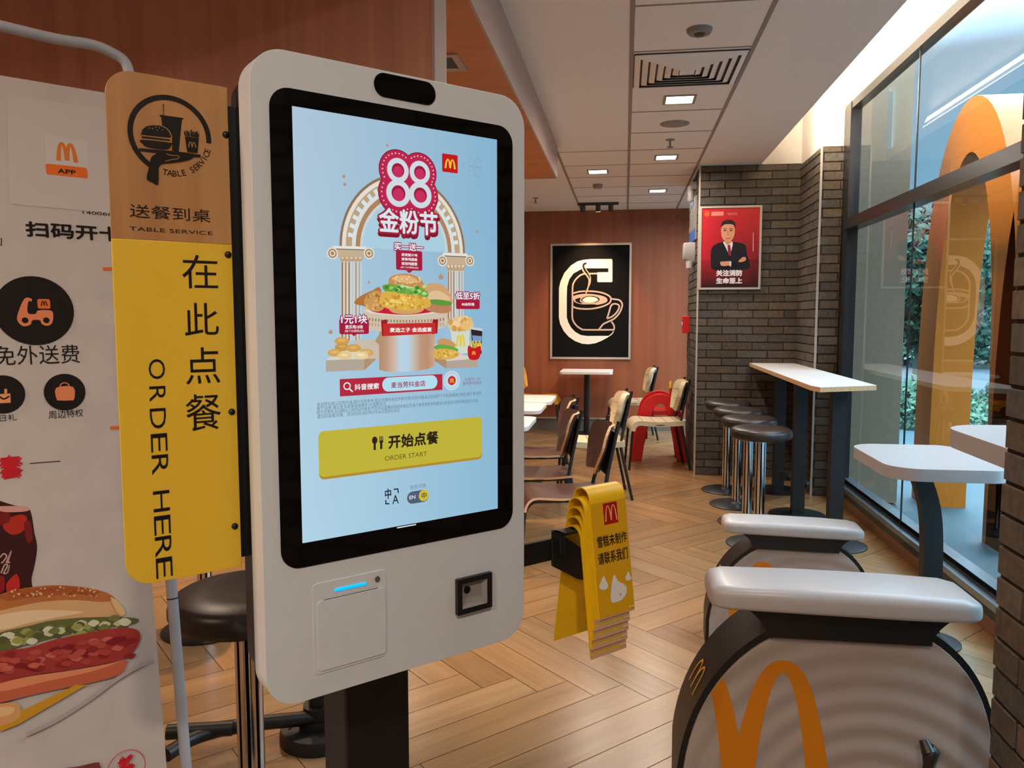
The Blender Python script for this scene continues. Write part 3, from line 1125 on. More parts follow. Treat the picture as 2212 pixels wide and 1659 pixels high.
# --- corner logo
a = Art(KF, zb)
a.rect((954.5, 331), (988.5, 375), (190, 20, 22), 0.002)
a.arches((960, 342), (984, 366), 0.0032, (238, 198, 50))
a.rect((999, 347), (999.8, 366), (140, 166, 186))
for p in ((1018, 351), (1033, 353)):
    a.circ(p, 0.0055, (128, 156, 182), 0.005, sy=1.35)
for p in ((1018, 370), (1033, 372)):
    a.circ(p, 0.0062, (128, 156, 182), 0.0057, sy=1.35)
a.text('金粉节', (1014, 359), (1036, 364), (128, 156, 182))
a.build('logo', M_screen, disp)
# --- search bar
a = Art(KF, zb + 0.0006)
MG = (178, 36, 62)
a.rect((733, 819), (955, 842), MG)
u0, v0 = KF.uv(828, 829)
u1, _ = KF.uv(943, 829)
uM, vM = KF.uv(744, 836)
a.loops([rrect(KF.uv(825, 829)[0], KF.uv(944, 829)[0], vM - 0.0105, vM + 0.0105, 0.0104)], (176, 220, 236))
a.circ((749, 834), 0.0056, (236, 240, 244), 0.0040)
a.uvstroke([(KF.uv(749, 834)[0] + 0.004, KF.uv(749, 834)[1] - 0.0042), (KF.uv(749, 834)[0] + 0.0085, KF.uv(749, 834)[1] - 0.0088)], 0.002, (236, 240, 244))
a.text('抖音搜索', (765, 829.5), (818, 840), (240, 242, 246), 0.02)
a.text('麦当劳抖金店', (844, 825.5), (918, 834), (150, 24, 80), 0.015)
a.circ((975, 822), 0.0155, (190, 216, 230))
a.circ((975, 822), 0.0125, (120, 130, 160), 0.0121)
a.circ((975, 822), 0.0072, (196, 30, 40))
a.arches((970.5, 817), (979.5, 827), 0.0012, (240, 196, 60))
a.text('抖音扫一扫', (1003, 816), (1036, 821), (150, 50, 96))
a.text('即可参与活动', (999, 824.5), (1038, 830), (150, 50, 96))
a.build('search_bar', M_screen, disp)
# --- small print
a = Art(KF, zb)
GR = (96, 116, 130)
for i, (t, x_) in enumerate((('食品和包装以实物为准,图片仅供参考,图示优惠购券后凭券可用,仅在中国(本活动城市下不包括港澳台地区)部分麦当劳', 1039),
                             ('餐厅适用,通过麦乐送渠道用券的,外送费另计。', 836),
                             ('图示优惠在活动期内上线时间可能会不同,详见直播间及相关商品页,电子券使用条件和规则以商品页详情和券面显示为准。', 1034),
                             ('请扫码查看详情。活动时间:2023年7月26日至8月30日', 862))):
    ul, vl = KF.uv(684, 873 + 8.7 * i)
    ur, _ = KF.uv(x_, 873)
    vs, fs = text_geo(t, 0.0)
    xs = [p[0] for p in vs]
    w_ = max(xs) - min(xs)
    a.w += a.step
    sc_ = (ur - ul) / w_
    a.mb.add([KF.at(ul + (x - min(xs)) * sc_, vl - 0.003 + y * 0.0062, a.w) for x, y in vs], fs, a._c(GR))
a.build('small_print', M_screen, disp)
# --- start button
a = Art(KF, zb)
ul, vt = KF.uv(687, 931)
ur, vt2 = KF.uv(1041, 901)
_, vb = KF.uv(688, 1036)
vt = (vt + vt2) / 2
a.loops([rrect(ul, ur, vb - 0.0008, vt - 0.006, 0.008)], (176, 138, 40))
a.loops([rrect(ul, ur, vb + 0.003, vt, 0.008)], (190, 178, 56))
a.text('开始点餐', (838, 940.5), (947, 958.5), (36, 26, 10), 0.03)
a.text('ORDER START', (831, 985.5), (922, 984.5), (50, 42, 20), -0.008)
a.circ((809, 951), 0.0044, (36, 26, 10), sy=1.25)
a.stroke([(809, 951), (809, 972)], 0.0036, (36, 26, 10), False)
for d_ in (-3.2, -1, 1.2, 3.4):
    a.stroke([(823 + d_, 942), (823 + d_, 955)], 0.001, (36, 26, 10), False)
a.stroke([(819.2, 954), (827.2, 953.4)], 0.0034, (36, 26, 10), False)
a.stroke([(823, 954), (823, 970)], 0.0036, (36, 26, 10), False)
a.build('start_button', M_screen, disp)
# --- language switch
a = Art(KF, zb)
NV = (30, 40, 62)
a.text('中', (831, 1056), (845, 1077), NV, 0.02)
a.text('A', (847, 1070), (861, 1087), NV, 0.01)
a.stroke([(850, 1057), (859, 1056), (860, 1065)], 0.002, NV, False)
a.stroke([(833, 1080), (833, 1088), (841, 1088)], 0.002, NV, False)
a.build('language_icon', M_screen, disp)
a = Art(KF, zb)
a.text('语言切换', (885, 1048.5), (920, 1052.5), (110, 130, 146))
uc, vc = KF.uv(902, 1073)
a.loops([rrect(uc - 0.0185, uc + 0.0195, vc - 0.0095, vc + 0.0095, 0.0094)], (78, 92, 112))
a.circ((915, 1070), 0.0088, (206, 184, 60))
a.text('EN', (884, 1071), (897, 1077), (214, 226, 236), 0.02)
a.text('中', (910, 1064), (921, 1076), (56, 50, 30), 0.01)
a.build('language_switch', M_screen, disp)
a = Art(KF, zb)
uh, vh = KF.uv(878, 1136.5)
a.loops([rrect(uh - 0.0165, uh + 0.0165, vh - 0.0008, vh + 0.0008, 0.0007)], (236, 240, 246))
a.build('home_bar', M_screen, disp)

# --- receipt printer, scanner
pp = kslab('printer_panel', M_shell, -0.1545, -0.0383, -0.4950, -0.3605, 0.007, -0.0012, 0.004, kiosk, 0.0008, 5)
kslab('printer_door', M_shell, -0.1486, -0.0408, -0.4905, -0.3872, 0.006, -0.0026, 0.0, pp, 0.0007, 5)
kslab('paper_slot', M_black, -0.138, -0.052, -0.3876, -0.3864, 0.0005, -0.0018, 0.0, pp)
kslab('status_light', M_led, -0.1215, -0.0713, -0.3778, -0.3736, 0.0021, -0.0024, 0.0, pp)
b = MB()
uk, vk = KF.uv(814, 1250)
b.tube([(uk, -0.0035, KZ + vk), (uk, 0.0, KZ + vk)], 0.0042, 16)
lk = b.build('lock', M_chrome, pp, smooth=40)
sf = MB()
o_ = rrect(0.0850, 0.1522, KZ - 0.4602, KZ - 0.4016, 0.003, 4)
for (u0, u1, v0, v1) in ((0.0850, 0.1522, -0.4100, -0.4016), (0.0850, 0.1522, -0.4602, -0.4515), (0.0850, 0.0938, -0.4516, -0.4099), (0.1428, 0.1522, -0.4516, -0.4099)):
    sf.box(u0, u1, -0.008, 0.002, KZ + v0, KZ + v1)
scn = sf.build('scanner_frame', M_black, kiosk)
b = MB()
O4 = [(0.0937, -0.0072, KZ - 0.4515), (0.1430, -0.0072, KZ - 0.4515), (0.1430, -0.0072, KZ - 0.4099), (0.0937, -0.0072, KZ - 0.4099)]
I4 = [(0.0955, -0.0004, KZ - 0.438), (0.136, -0.0004, KZ - 0.438), (0.136, -0.0004, KZ - 0.4115), (0.0955, -0.0004, KZ - 0.4115)]
b.add(O4 + I4, [(4, 5, 6, 7), (0, 1, 5, 4), (1, 2, 6, 5), (2, 3, 7, 6), (3, 0, 4, 7)])
b.build('scanner_window', M_grey, scn)
ul_, vl_ = KF.uv(1009, 1274)
MB().tube([(ul_, -0.0016, KZ + vl_), (ul_, 0.0, KZ + vl_)], 0.0062, 24).build('lens', M_blackgloss, scn)
# --- side bracket for the table markers
b = MB()
b.box(0.20, 0.315, 0.0145, 0.022, KZ - 0.4150, KZ - 0.3755)
b.box(0.300, 0.312, -0.006, 0.020, KZ - 0.40, KZ - 0.3625)
pl = [KFace(-0.018).uv(*p) for p in ((1186, 1166), (1219, 1160), (1266, 1192), (1266, 1244), (1252, 1251), (1240, 1248), (1188, 1221))]
b.prism(list(reversed(pl)), lambda x, z: (x, 0.010, KZ + z), lambda x, z: (x, 0.015, KZ + z))
b.box(0.30, 0.425, -0.006, 0.020, KZ - 0.368, KZ - 0.3625)
b.build('side_bracket', M_black, kiosk, bevel=0.0015)

# ------------------------------------------------------------------ yellow folded table markers hung over the bracket
TW, TR, TH, TS, TT = 0.087, 0.023, 0.232, 0.052, 0.0022
def tent_profile(r, spread, h, t):
    out, inn = [], []
    out.append((-spread, -h))
    inn.append((-spread + t, -h))
    for i in range(13):
        A = pi - pi * i / 12
        out.append((r * cos(A), -r + r * sin(A)))
        inn.append(((r - t) * cos(A), -r + (r - t) * sin(A)))
    out.append((spread, -h))
    inn.append((spread - t, -h))
    return out, inn
def make_tent(label, u_c, y_c, v_top):
    p = Kw(u_c, y_c, v_top)
    root = thing('table_marker', label, 'table sign', tuple(p), KA, 'yellow table markers on the kiosk bracket')
    out, inn = tent_profile(TR, TS, TH, TT)
    b = MB()
    n = len(out)
    for x0_, x1_ in ((-TW / 2, TW / 2),):
        vs = []
        for x in (x0_, x1_):
            for q_ in out + inn: vs.append((x, q_[0], q_[1]))
        m = 2 * n
        fs = []
        for i in range(n - 1):
            fs.append((i, i + 1, m + i + 1, m + i))
            fs.append((n + i, m + n + i, m + n + i + 1, n + i + 1))
            fs.append((i, n + i, n + i + 1, i + 1))
            fs.append((m + i, m + i + 1, m + n + i + 1, m + n + i))
        fs.append((0, m, m + n, n))
        fs.append((n - 1, 2 * n - 1, m + 2 * n - 1, m + n - 1))
        b.add(vs, fs)
    b.build('folded_body', M_yellow, root, smooth=40)
    b = MB()   # tan bottom lip with its slot on the front leg
    fy = lambda z: -TR - (TS - TR) * ((-z - TR) / (TH - TR))
    for (za, zb_, x0_, x1_) in ((-TH, -TH + 0.0075, -TW / 2, TW / 2), (-TH + 0.0105, -TH + 0.019, -TW / 2, TW / 2)):
        b.add([(x0_, fy(za) - 0.0006, za), (x1_, fy(za) - 0.0006, za), (x1_, fy(zb_) - 0.0006, zb_), (x0_, fy(zb_) - 0.0006, zb_)], [(0, 1, 2, 3)])
    b.add([(TW * 0.33, fy(-TH) - 0.0006, -TH + 0.0075), (TW / 2, fy(-TH) - 0.0006, -TH + 0.0075), (TW / 2, fy(-TH + 0.0105) - 0.0006, -TH + 0.0105), (TW * 0.33, fy(-TH + 0.0105) - 0.0006, -TH + 0.0105)], [(0, 1, 2, 3)])
    b.build('bottom_lip', M_tan, root)
    return root, p
u0_, y0_, v0_ = 0.404, 0.0075, -0.2895
tent0, tp = make_tent('outermost yellow folded sign with red square logo and white drops', u0_, y0_, v0_)
lbl = ['second yellow folded table marker, stacked just under the outermost one', 'middle yellow folded table marker of the stack of five',
       'fourth yellow folded table marker, its lip second from the bottom', 'innermost yellow folded table marker whose lip hangs lowest']
for k in range(4):
    t = dup(tent0, tuple(Kw(u0_ - 0.012 - 0.0028 * k, y0_, v0_ - 0.0168 * (k + 1))), KA, lbl[k])
    t.name = 'table_marker'
# sticker on the front leg of the outermost one
FA = Vector((0, -TR, -TR))
FB = Vector((0, -TS, -TH))
TM = MW[tent0.name]
Vloc = (FA - FB).normalized()
TF = Face(TM @ (FA + FB) / 1 if False else TM @ ((FA + FB) / 2), KU, (TM.to_3x3() @ Vloc))
a = Art(TF, 0.0009)
hh = (FA - FB).length / 2
a.loops([rrect(-TW / 2, TW / 2, -hh + 0.003, hh - 0.004, 0.0)], (214, 158, 20))
a.rect((1301, 1088), (1335, 1128), (168, 14, 18))
a.arches((1304, 1093), (1333, 1122), 0.003, (236, 170, 90))
a.text('雪糕未制作', (1288, 1160), (1354, 1170), (20, 16, 10), 0.014)
a.text('请联系我们', (1290, 1196), (1356, 1206), (20, 16, 10), 0.014)
def drop(x, y, s_):
    a.curve([(x, y - 1.5 * s_), (x + 0.55 * s_, y - 0.4 * s_), (x + 0.85 * s_, y + 0.3 * s_), (x + 0.4 * s_, y + 0.9 * s_), (x - 0.4 * s_, y + 0.95 * s_), (x - 0.8 * s_, y + 0.35 * s_), (x - 0.5 * s_, y - 0.4 * s_)], (226, 216, 208))
drop(1303, 1262, 12)
a.curve([(1325, 1242), (1335, 1255), (1350, 1264), (1353, 1277), (1347, 1290), (1335, 1299), (1320, 1300), (1319, 1275)], (226, 216, 208))
drop(1356, 1246, 8)
a.circ((1339, 1284), 0.0022, (40, 34, 30), 0.0014)
a.build('sticker', M_print, tent0)

# ------------------------------------------------------------------ sign beside the kiosk
SOFF = -0.085
SF = KFace(SOFF)
M_signwood = wood('sign_wood', (166, 116, 70), (196, 144, 92), (22, 22, 0.7), 0.35)
M_signyel = pm('sign_yellow', (232, 188, 52), 0.35, var=0.02)
sg = thing('hanging_sign', 'tall wood and yellow sign reading order here, bolted beside the kiosk', 'sign', tuple(Kw(-0.30, -SOFF, -0.342)), KA)
sm = MW[sg.name].inverted()
su0, su1, sv0, sv1 = -0.3785, -0.2262, -0.3425, 0.3335
_, svm = SF.uv(250, 516)
_, svm2 = SF.uv(503, 527.5)
svm = (svm + svm2) / 2
def splate(name, mat, poly):
    b = MB().prism(poly, lambda x, z: tuple(sm @ SF.at(x, z, 0)), lambda x, z: tuple(sm @ SF.at(x, z, -0.004)))
    return b.build(name, mat, sg, bevel=0.0006, seg=2)
R_s = 0.032
top = [p for p in rrect(su0, su1, svm, sv1, (0.0, R_s, 0.0, 0.0))]
bot = [p for p in rrect(su0, su1, sv0, svm, (0.0, 0.0, R_s, 0.0))]
splate('wood_panel', M_signwood, top)
yel = splate('yellow_panel', M_signyel, bot)
BKC = (26, 18, 12)
a = Art(SF, 0.0006)
ul, v_ = SF.uv(275, 282)
ur, v2_ = SF.uv(456, 304)
c0 = ((ul + ur) / 2, (v_ + v2_) / 2)
rr_ = (ur - ul) / 2
A = [radians(-4 + (238 + 4) * k / 60) for k in range(61)]
a.loops([[(c0[0] + rr_ * cos(t), c0[1] + rr_ * sin(t)) for t in A] + [(c0[0] + rr_ * 0.875 * cos(t), c0[1] + rr_ * 0.875 * sin(t)) for t in reversed(A)]], BKC)
Z8 = lambda x, y: (240 + x / 4.879, 140 + y / 4.879)
P8 = lambda L: [Z8(*p) for p in L]
# cup, straw
a.poly(P8([(508, 526), (762, 562), (755, 578), (745, 576), (712, 912), (560, 890), (528, 552), (515, 545)]), BKC)
for i in range(6):
    y = 412 + i * 20
    a.poly(P8([(540 + i * 1, y + 14), (556, y), (560, y + 8), (543, y + 22)]), BKC)
# burger
a.curve(P8([(318, 720), (325, 680), (370, 645), (440, 632), (530, 640), (600, 680), (635, 740), (630, 785), (480, 772), (318, 745)]), (160, 112, 62))
a.curve(P8([(321, 715), (330, 685), (372, 652), (440, 640), (525, 648), (590, 685), (622, 740), (620, 770), (480, 758), (322, 738)]), BKC)
a.poly(P8([(318, 748), (640, 780), (640, 925), (600, 915), (318, 885)]), (160, 112, 62))
a.poly(P8([(322, 752), (618, 788), (622, 806), (322, 775)]), BKC)
a.curve(P8([(322, 792), (622, 822), (634, 850), (600, 892), (520, 896), (380, 872), (330, 835)]), BKC)
for q_ in ((402, 668), (435, 672), (470, 658), (485, 690), (508, 664), (540, 688)):
    a.circ(Z8(*q_), 0.0007, (190, 150, 100), n=6)
# fries
a.poly(P8([(776, 758), (922, 776), (908, 930), (800, 918)]), BKC)
for (x_, y_) in ((772, 700), (795, 692), (815, 704), (842, 686), (862, 700), (885, 706), (905, 700), (920, 726)):
    a.poly(P8([(x_ - 9, y_ + 4), (x_ + 5, y_), (x_ + 10 + (840 - x_) * 0.12, 752 + (x_ - 770) * 0.1), (x_ - 8 + (840 - x_) * 0.16, 748 + (x_ - 770) * 0.1)]), BKC)
a.arches(Z8(808, 808), Z8(895, 878), 0.0013, (176, 124, 72))
# tray, hand
a.poly(P8([(290, 880), (700, 915), (942, 950), (938, 976), (880, 972), (300, 908)]), BKC)
a.curve(P8([(372, 1200), (402, 1060), (415, 990), (450, 950), (520, 930), (700, 945), (850, 968), (848, 990), (760, 1018), (640, 1035), (540, 1045), (505, 1070), (497, 1110), (492, 1262), (430, 1235)]), BKC, 3)
a.stroke(P8([(580, 940), (630, 955), (710, 962)]), 0.0009, (170, 118, 66))
a.stroke(P8([(565, 1018), (640, 1000), (700, 990), (715, 968)]), 0.0009, (170, 118, 66))
a.build('emblem', M_print, sg)
a = Art(SF, 0.0006)
# curved words along the ring
word = 'TABLE SERVICE'
angs = [(-104 + 84 * i / 12.0) for i in range(13)]
rt_ = rr_ * 1.01
for ch, an in zip(word, angs):
    if ch == ' ': continue
    t = radians(an + 4)
    a.glyph(ch, c0[0] + rt_ * cos(t), c0[1] + rt_ * sin(t), 0.0112, t + pi / 2, BKC, 0.02)
a.build('curved_lettering', M_print, sg)
a = Art(SF, 0.0006)
a.text('送餐到桌', (279, 440), (455, 481), BKC, 0.0)
a.text('TABLE SERVICE', (279, 489), (459, 508), BKC, -0.005)
a.build('table_lettering', M_print, sg)
a = Art(SF, 0.0006)
for ch, tl, br in (('在', (392, 549), (471, 624)), ('此', (397, 654), (473, 724)), ('点', (399, 751), (476, 827)), ('餐', (400, 853), (478, 926))):
    a.text(ch, tl, br, BKC, 0.0)
# the English words run down the panel, letter by letter
a.build('chinese_lettering', M_print, yel)
a = Art(SF, 0.0006)
for ch, ya, yb_, xl, xr in (('O', 776, 818, 320, 357), ('R', 835, 866, 322, 358), ('D', 883, 924, 323, 359), ('E', 938, 974, 325, 362), ('R', 984, 1022, 327, 364),
                            ('H', 1062, 1102, 330, 367), ('E', 1116, 1152, 332, 369), ('R', 1161, 1199, 334, 371), ('E', 1207, 1244, 336, 373)):
    if ch == 'H':
        a.build('english_lettering', M_print, yel)
        a = Art(SF, 0.0006)
    a.text(ch, (xl, ya), (xr, yb_), BKC, -0.005, rot=-90)
a.build('english_lettering', M_print, yel)
for (x_, y_) in ((487.5, 291), (492.5, 550), (500.5, 889.5), (507, 1136.5)):
    u, v = SF.uv(x_, y_)
    b = MB()
    p = [tuple(sm @ SF.at(u, v, w_)) for w_ in (0, 0.0015, 0.003, 0.0036)]
    b.tube(p, [0.0047, 0.0046, 0.0032, 0.001], 14)
    b.build('bolt', M_black, sg, smooth=50)
# mounting flange between sign and kiosk
b = MB().box(0.0, 0.0, 0, 0, 0, 0)
b = MB()
pp_ = [tuple(sm @ SF.at(u, v, w_)) for u, v, w_ in ((su1 - 0.001, -0.33, -0.012), (su1 + 0.012, -0.33, -0.012), (su1 + 0.012, 0.31, -0.012), (su1 - 0.001, 0.31, -0.012),
                                                     (su1 - 0.001, -0.33, -0.0045), (su1 + 0.012, -0.33, -0.0045), (su1 + 0.012, 0.31, -0.0045), (su1 - 0.001, 0.31, -0.0045))]
b.add(pp_, [(0, 1, 2, 3), (4, 7, 6, 5), (0, 4, 5, 1), (1, 5, 6, 2), (2, 6, 7, 3), (3, 7, 4, 0)])
b.build('flange', M_black, sg)

# ------------------------------------------------------------------ advertising banner on a tube stand
BB, BL_ = radians(48), radians(8.25)
BU = Vector((cos(BB), sin(BB), 0))
BAW = Vector((-sin(BB), cos(BB), 0))
BV = Vector((0, 0, cos(BL_))) + BAW * sin(BL_)
BO = CAMPOS + ray(300, 900) * 1.5
BF = Face(BO, BU, BV)
bu1 = (BF.uv(243, 203)[0] + BF.uv(360, 1659)[0]) / 2
bvt = BF.uv(243, 203)[1]
bv0 = -BO.z / cos(BL_)
BWID = 0.80
bp = BO + BU * (bu1 - BWID / 2) + BV * bv0
ban = thing('banner_stand', 'white advertising banner with black icons and a burger photo, leaning on a grey tube frame', 'banner', (bp.x, bp.y, 0), BB)
bi = MW[ban.name].inverted()
b = MB()
ring_ = rrect(bu1 - BWID, bu1, bv0 + 0.05, bvt, 0.004, 3)
b.prism(ring_, lambda x, y: tuple(bi @ BF.at(x, y, 0)), lambda x, y: tuple(bi @ BF.at(x, y, -0.002)))
M_banner = pm('banner_fabric', (190, 178, 170), 0.7, var=0.05, scale=18)
pan = b.build('banner_panel', M_banner, ban)
BT = Face(BO - BF.N * 0.022, BU, BV)
legu = [BT.uv(371, 1255), BT.uv(399, 1640)]
lu = (legu[0][0] + legu[1][0]) / 2
arc = [BT.uv(*p) for p in ((283, 158), (271, 136), (240, 113), (195, 96), (120, 84))]
leg_ = [(lu, bv0 + 0.012), (lu, arc[0][1] - 0.06)]
path = [(lu, arc[0][1] - 0.05), (lu, arc[0][1] - 0.02)] + [(u, v) for u, v in arc[1:]]
topv = arc[-1][1] + 0.004
left = lu - 0.885
path += [(arc[-1][0] - 0.1, topv), (arc[-1][0] - 0.2, topv), (left + 0.25, topv), (left + 0.14, topv), (left + 0.05, topv - 0.02), (left + 0.01, topv - 0.06), (left, topv - 0.12), (left, topv - 0.2)]
sm_ = [tuple(bi @ BT.at(u, v)) for u, v in leg_] + bezier([tuple(bi @ BT.at(u, v)) for u, v in path], 6) + [tuple(bi @ BT.at(left, bv0 + 0.012))]
b = MB().tube(sm_, 0.0102, 14)
fr_ = b.build('tube_frame', M_tube, ban, smooth=60)
b = MB()
p = [tuple(bi @ BT.at(lu, v)) for v in (BT.uv(373, 1292)[1] - 0.0012, BT.uv(373, 1292)[1] + 0.0012)]
b.tube(p, 0.0106, 14)
b.build('tube_joint', M_black, fr_)
for uu in (lu, left):
    b = MB().tube([tuple(bi @ (BT.at(uu, bv0 + 0.012) + BAW * s_ + Vector((0, 0, -BT.at(uu, bv0 + 0.012).z + 0.0105)))) for s_ in (-0.2, 0.25)], 0.0102, 12)
    b.build('foot', M_tube, ban, smooth=60)

OR, INK, REDI = (226, 106, 40), (24, 16, 12), (196, 26, 40)
BG = (1.0, 1.0, 1.0)
a = Art(BF, 0.0005)
a.poly([(14, 205), (246, 240), (249, 462), (20, 440)], (196, 185, 178))
a.poly([(98, 291), (189, 306), (190, 372), (98, 353)], (202, 192, 186))
a.rect((98, 353), (190, 386), OR, 0.004)
a.arches((118, 305), (169, 352), 0.008, (216, 118, 44))
a.text('APP', (124, 364), (164, 378), INK, 0.04)
a.text('140066', (178, 455), (243, 467), INK, 0.0)
a.text('扫码开卡', (53, 477), (262, 523), INK, 0.03)
a.stroke([(1, 515), (3, 516), (3, 530), (0, 530)], 0.0014, INK, False)
a.stroke([(222, 581), (262, 581), (262, 700), (262, 924), (238, 924)], 0.0062, OR, False)
a.circ((75, 671), 0.0625, INK)
a.curve([(37, 683), (52, 646), (67, 645), (68, 651), (61, 652), (60, 676), (77, 678), (82, 671), (110, 671), (115, 683), (112, 698), (102, 704), (90, 700), (86, 692), (70, 692), (66, 701), (52, 705), (41, 698)], (222, 130, 86), 4)
a.rect((80, 646), (109, 667), (222, 110, 50), 0.003)
a.arches((87, 650), (103, 661), 0.0022, (60, 24, 12))
a.circ((54, 692), 0.0052, INK)
a.circ((100, 692), 0.0052, INK)
a.text('免外送费', (-14, 748), (173, 784), INK, 0.0)
for c_ in ((140, 847), (6, 852)): a.circ(c_, 0.0335, INK)
a.curve([(121, 838), (158, 836), (160, 862), (150, 865), (128, 865), (122, 862)], (222, 130, 86), 3)
a.circ((139.5, 836), 0.0085, (222, 130, 86), 0.0068)
a.poly([(-12, 852), (22, 850), (23, 870), (-12, 872)], (226, 150, 100))
a.stroke([(-12, 860), (-2, 857), (8, 862), (20, 856)], 0.0026, INK)
a.stroke([(12, 840), (12, 850)], 0.004, (226, 150, 100), False)
a.text('周边特权', (104, 888), (180, 899.5), INK, 0.0)
a.text('生日礼', (-26, 898), (36, 908), INK, 0.0)
a.text('套', (-6, 985), (52, 1032), REDI, 0.06)
a.stroke([(64, 1001), (130, 996)], 0.0014, INK, False)
a.build('printed_notice', M_paper, pan)
# drink and burger photograph printed on the lower half
a = Art(BF, 0.0005)
a.curve([(-40, 1097), (40, 1094), (60, 1097), (68, 1112), (74, 1150), (80, 1180), (76, 1215), (68, 1250), (62, 1290), (-40, 1320)], (58, 20, 18), 4)
a.curve([(-20, 1096), (20, 1093), (60, 1095), (58, 1104), (10, 1106)], (206, 150, 138))
for pts, c in (([(10, 1125), (40, 1112), (58, 1118), (52, 1145), (28, 1155), (8, 1142)], (176, 44, 30)), ([(-10, 1110), (20, 1108), (18, 1128), (-10, 1134)], (120, 26, 20)),
               ([(14, 1262), (36, 1240), (42, 1270), (20, 1285)], (186, 40, 34)), ([(-10, 1250), (8, 1246), (8, 1275), (-10, 1280)], (136, 24, 22)), ([(52, 1130), (66, 1128), (70, 1165), (58, 1170)], (116, 30, 26))):
    a.curve(pts, c)
for s_ in ([(0, 1204), (8, 1196), (14, 1202), (6, 1214), (2, 1216)], [(13, 1216), (24, 1191), (17, 1214), (22, 1214)], [(2, 1238), (10, 1220), (16, 1222), (8, 1238), (16, 1236), (20, 1222), (16, 1238)]):
    a.stroke(s_, 0.0022, (190, 150, 145))
a.curve([(-60, 1310), (0, 1286), (50, 1272), (110, 1265), (170, 1268), (225, 1279), (252, 1296), (268, 1318), (266, 1330), (240, 1334), (175, 1334), (110, 1342), (60, 1352), (0, 1366), (-60, 1380)], (206, 160, 112))
a.curve([(-60, 1308), (0, 1284), (50, 1271), (110, 1264), (170, 1267), (225, 1278), (248, 1294), (220, 1300), (160, 1296), (90, 1300), (30, 1312), (-60, 1330)], (176, 104, 56))
a.curve([(0, 1286), (60, 1272), (130, 1266), (190, 1270), (215, 1280), (160, 1284), (80, 1288), (20, 1298)], (160, 84, 42))
a.curve([(-60, 1345), (0, 1328), (70, 1318), (130, 1318), (180, 1322), (120, 1334), (60, 1346), (0, 1360)], (224, 192, 150))
rb2 = random.Random(5)
for i in range(60):
    a.circ((20 + rb2.random() * 190, 1268 + rb2.random() * 20), 0.0012 + 0.0012 * rb2.random(), [(206, 150, 96), (140, 66, 34), (222, 176, 126)][i % 3], n=6)
a.curve([(238, 1290), (258, 1302), (270, 1322), (262, 1330), (250, 1318)], (216, 176, 122))
a.curve([(-60, 1398), (0, 1366), (60, 1352), (110, 1340), (180, 1334), (250, 1332), (296, 1336), (292, 1346), (250, 1352), (180, 1364), (120, 1376), (60, 1392), (0, 1408), (-60, 1425)], (96, 98, 52))
for i in range(46):
    t = rb2.random()
    X, Y = 5 + t * 270, 1384 - t * 40 + (rb2.random() - 0.5) * 26
    a.curve([(X - 14, Y + 2), (X - 2, Y - 8), (X + 12, Y - 3), (X + 2, Y + 7)], [(150, 148, 78), (196, 190, 150), (112, 112, 62), (206, 200, 172), (84, 84, 48)][i % 5], 3)
a.curve([(-60, 1440), (0, 1406), (60, 1398), (120, 1380), (190, 1366), (250, 1356), (290, 1358), (302, 1374), (294, 1398), (270, 1420), (230, 1432), (150, 1446), (80, 1456), (30, 1466), (-60, 1495)], (156, 52, 46))
for i in range(60):
    t = rb2.random()
    X, Y = t * 285, 1436 - t * 44 + (rb2.random() - 0.5) * 46
    a.curve([(X - 14, Y + 2), (X - 3, Y - 6), (X + 13, Y - 4), (X + 4, Y + 6)], [(176, 72, 62), (136, 36, 34), (190, 92, 74), (120, 28, 28), (168, 60, 52)][i % 5], 3)
a.curve([(-60, 1498), (0, 1478), (60, 1462), (150, 1448), (230, 1434), (268, 1424), (270, 1436), (256, 1456), (200, 1472), (100, 1492), (0, 1516), (-60, 1530)], (186, 92, 62))
a.curve([(-60, 1490), (0, 1474), (60, 1460), (150, 1447), (230, 1433), (265, 1424), (200, 1448), (100, 1470), (0, 1492)], (214, 132, 92))
a.poly([(0, 1578), (40, 1562), (185, 1478), (162, 1478), (40, 1536), (-20, 1560)], (196, 140, 34))
a.curve([(-40, 1530), (0, 1518), (36, 1518), (43, 1536), (36, 1552), (0, 1566), (-40, 1576)], (206, 150, 96))
a.curve([(-30, 1535), (0, 1526), (28, 1526), (26, 1538), (0, 1546)], (222, 176, 126))
a.stroke([(55, 1585), (120, 1554), (190, 1510), (250, 1466), (300, 1436), (325, 1426)], 0.0075, (172, 154, 150))
a.circ((271, 1658), 0.033, REDI, 0.0318)
a.text('新', (251, 1634), (292, 1690), REDI, 0.04)
a.curve([(135, 1660), (165, 1654), (205, 1645), (214, 1650), (216, 1690), (135, 1690)], (120, 56, 48))
a.build('printed_burger', M_paper, pan)
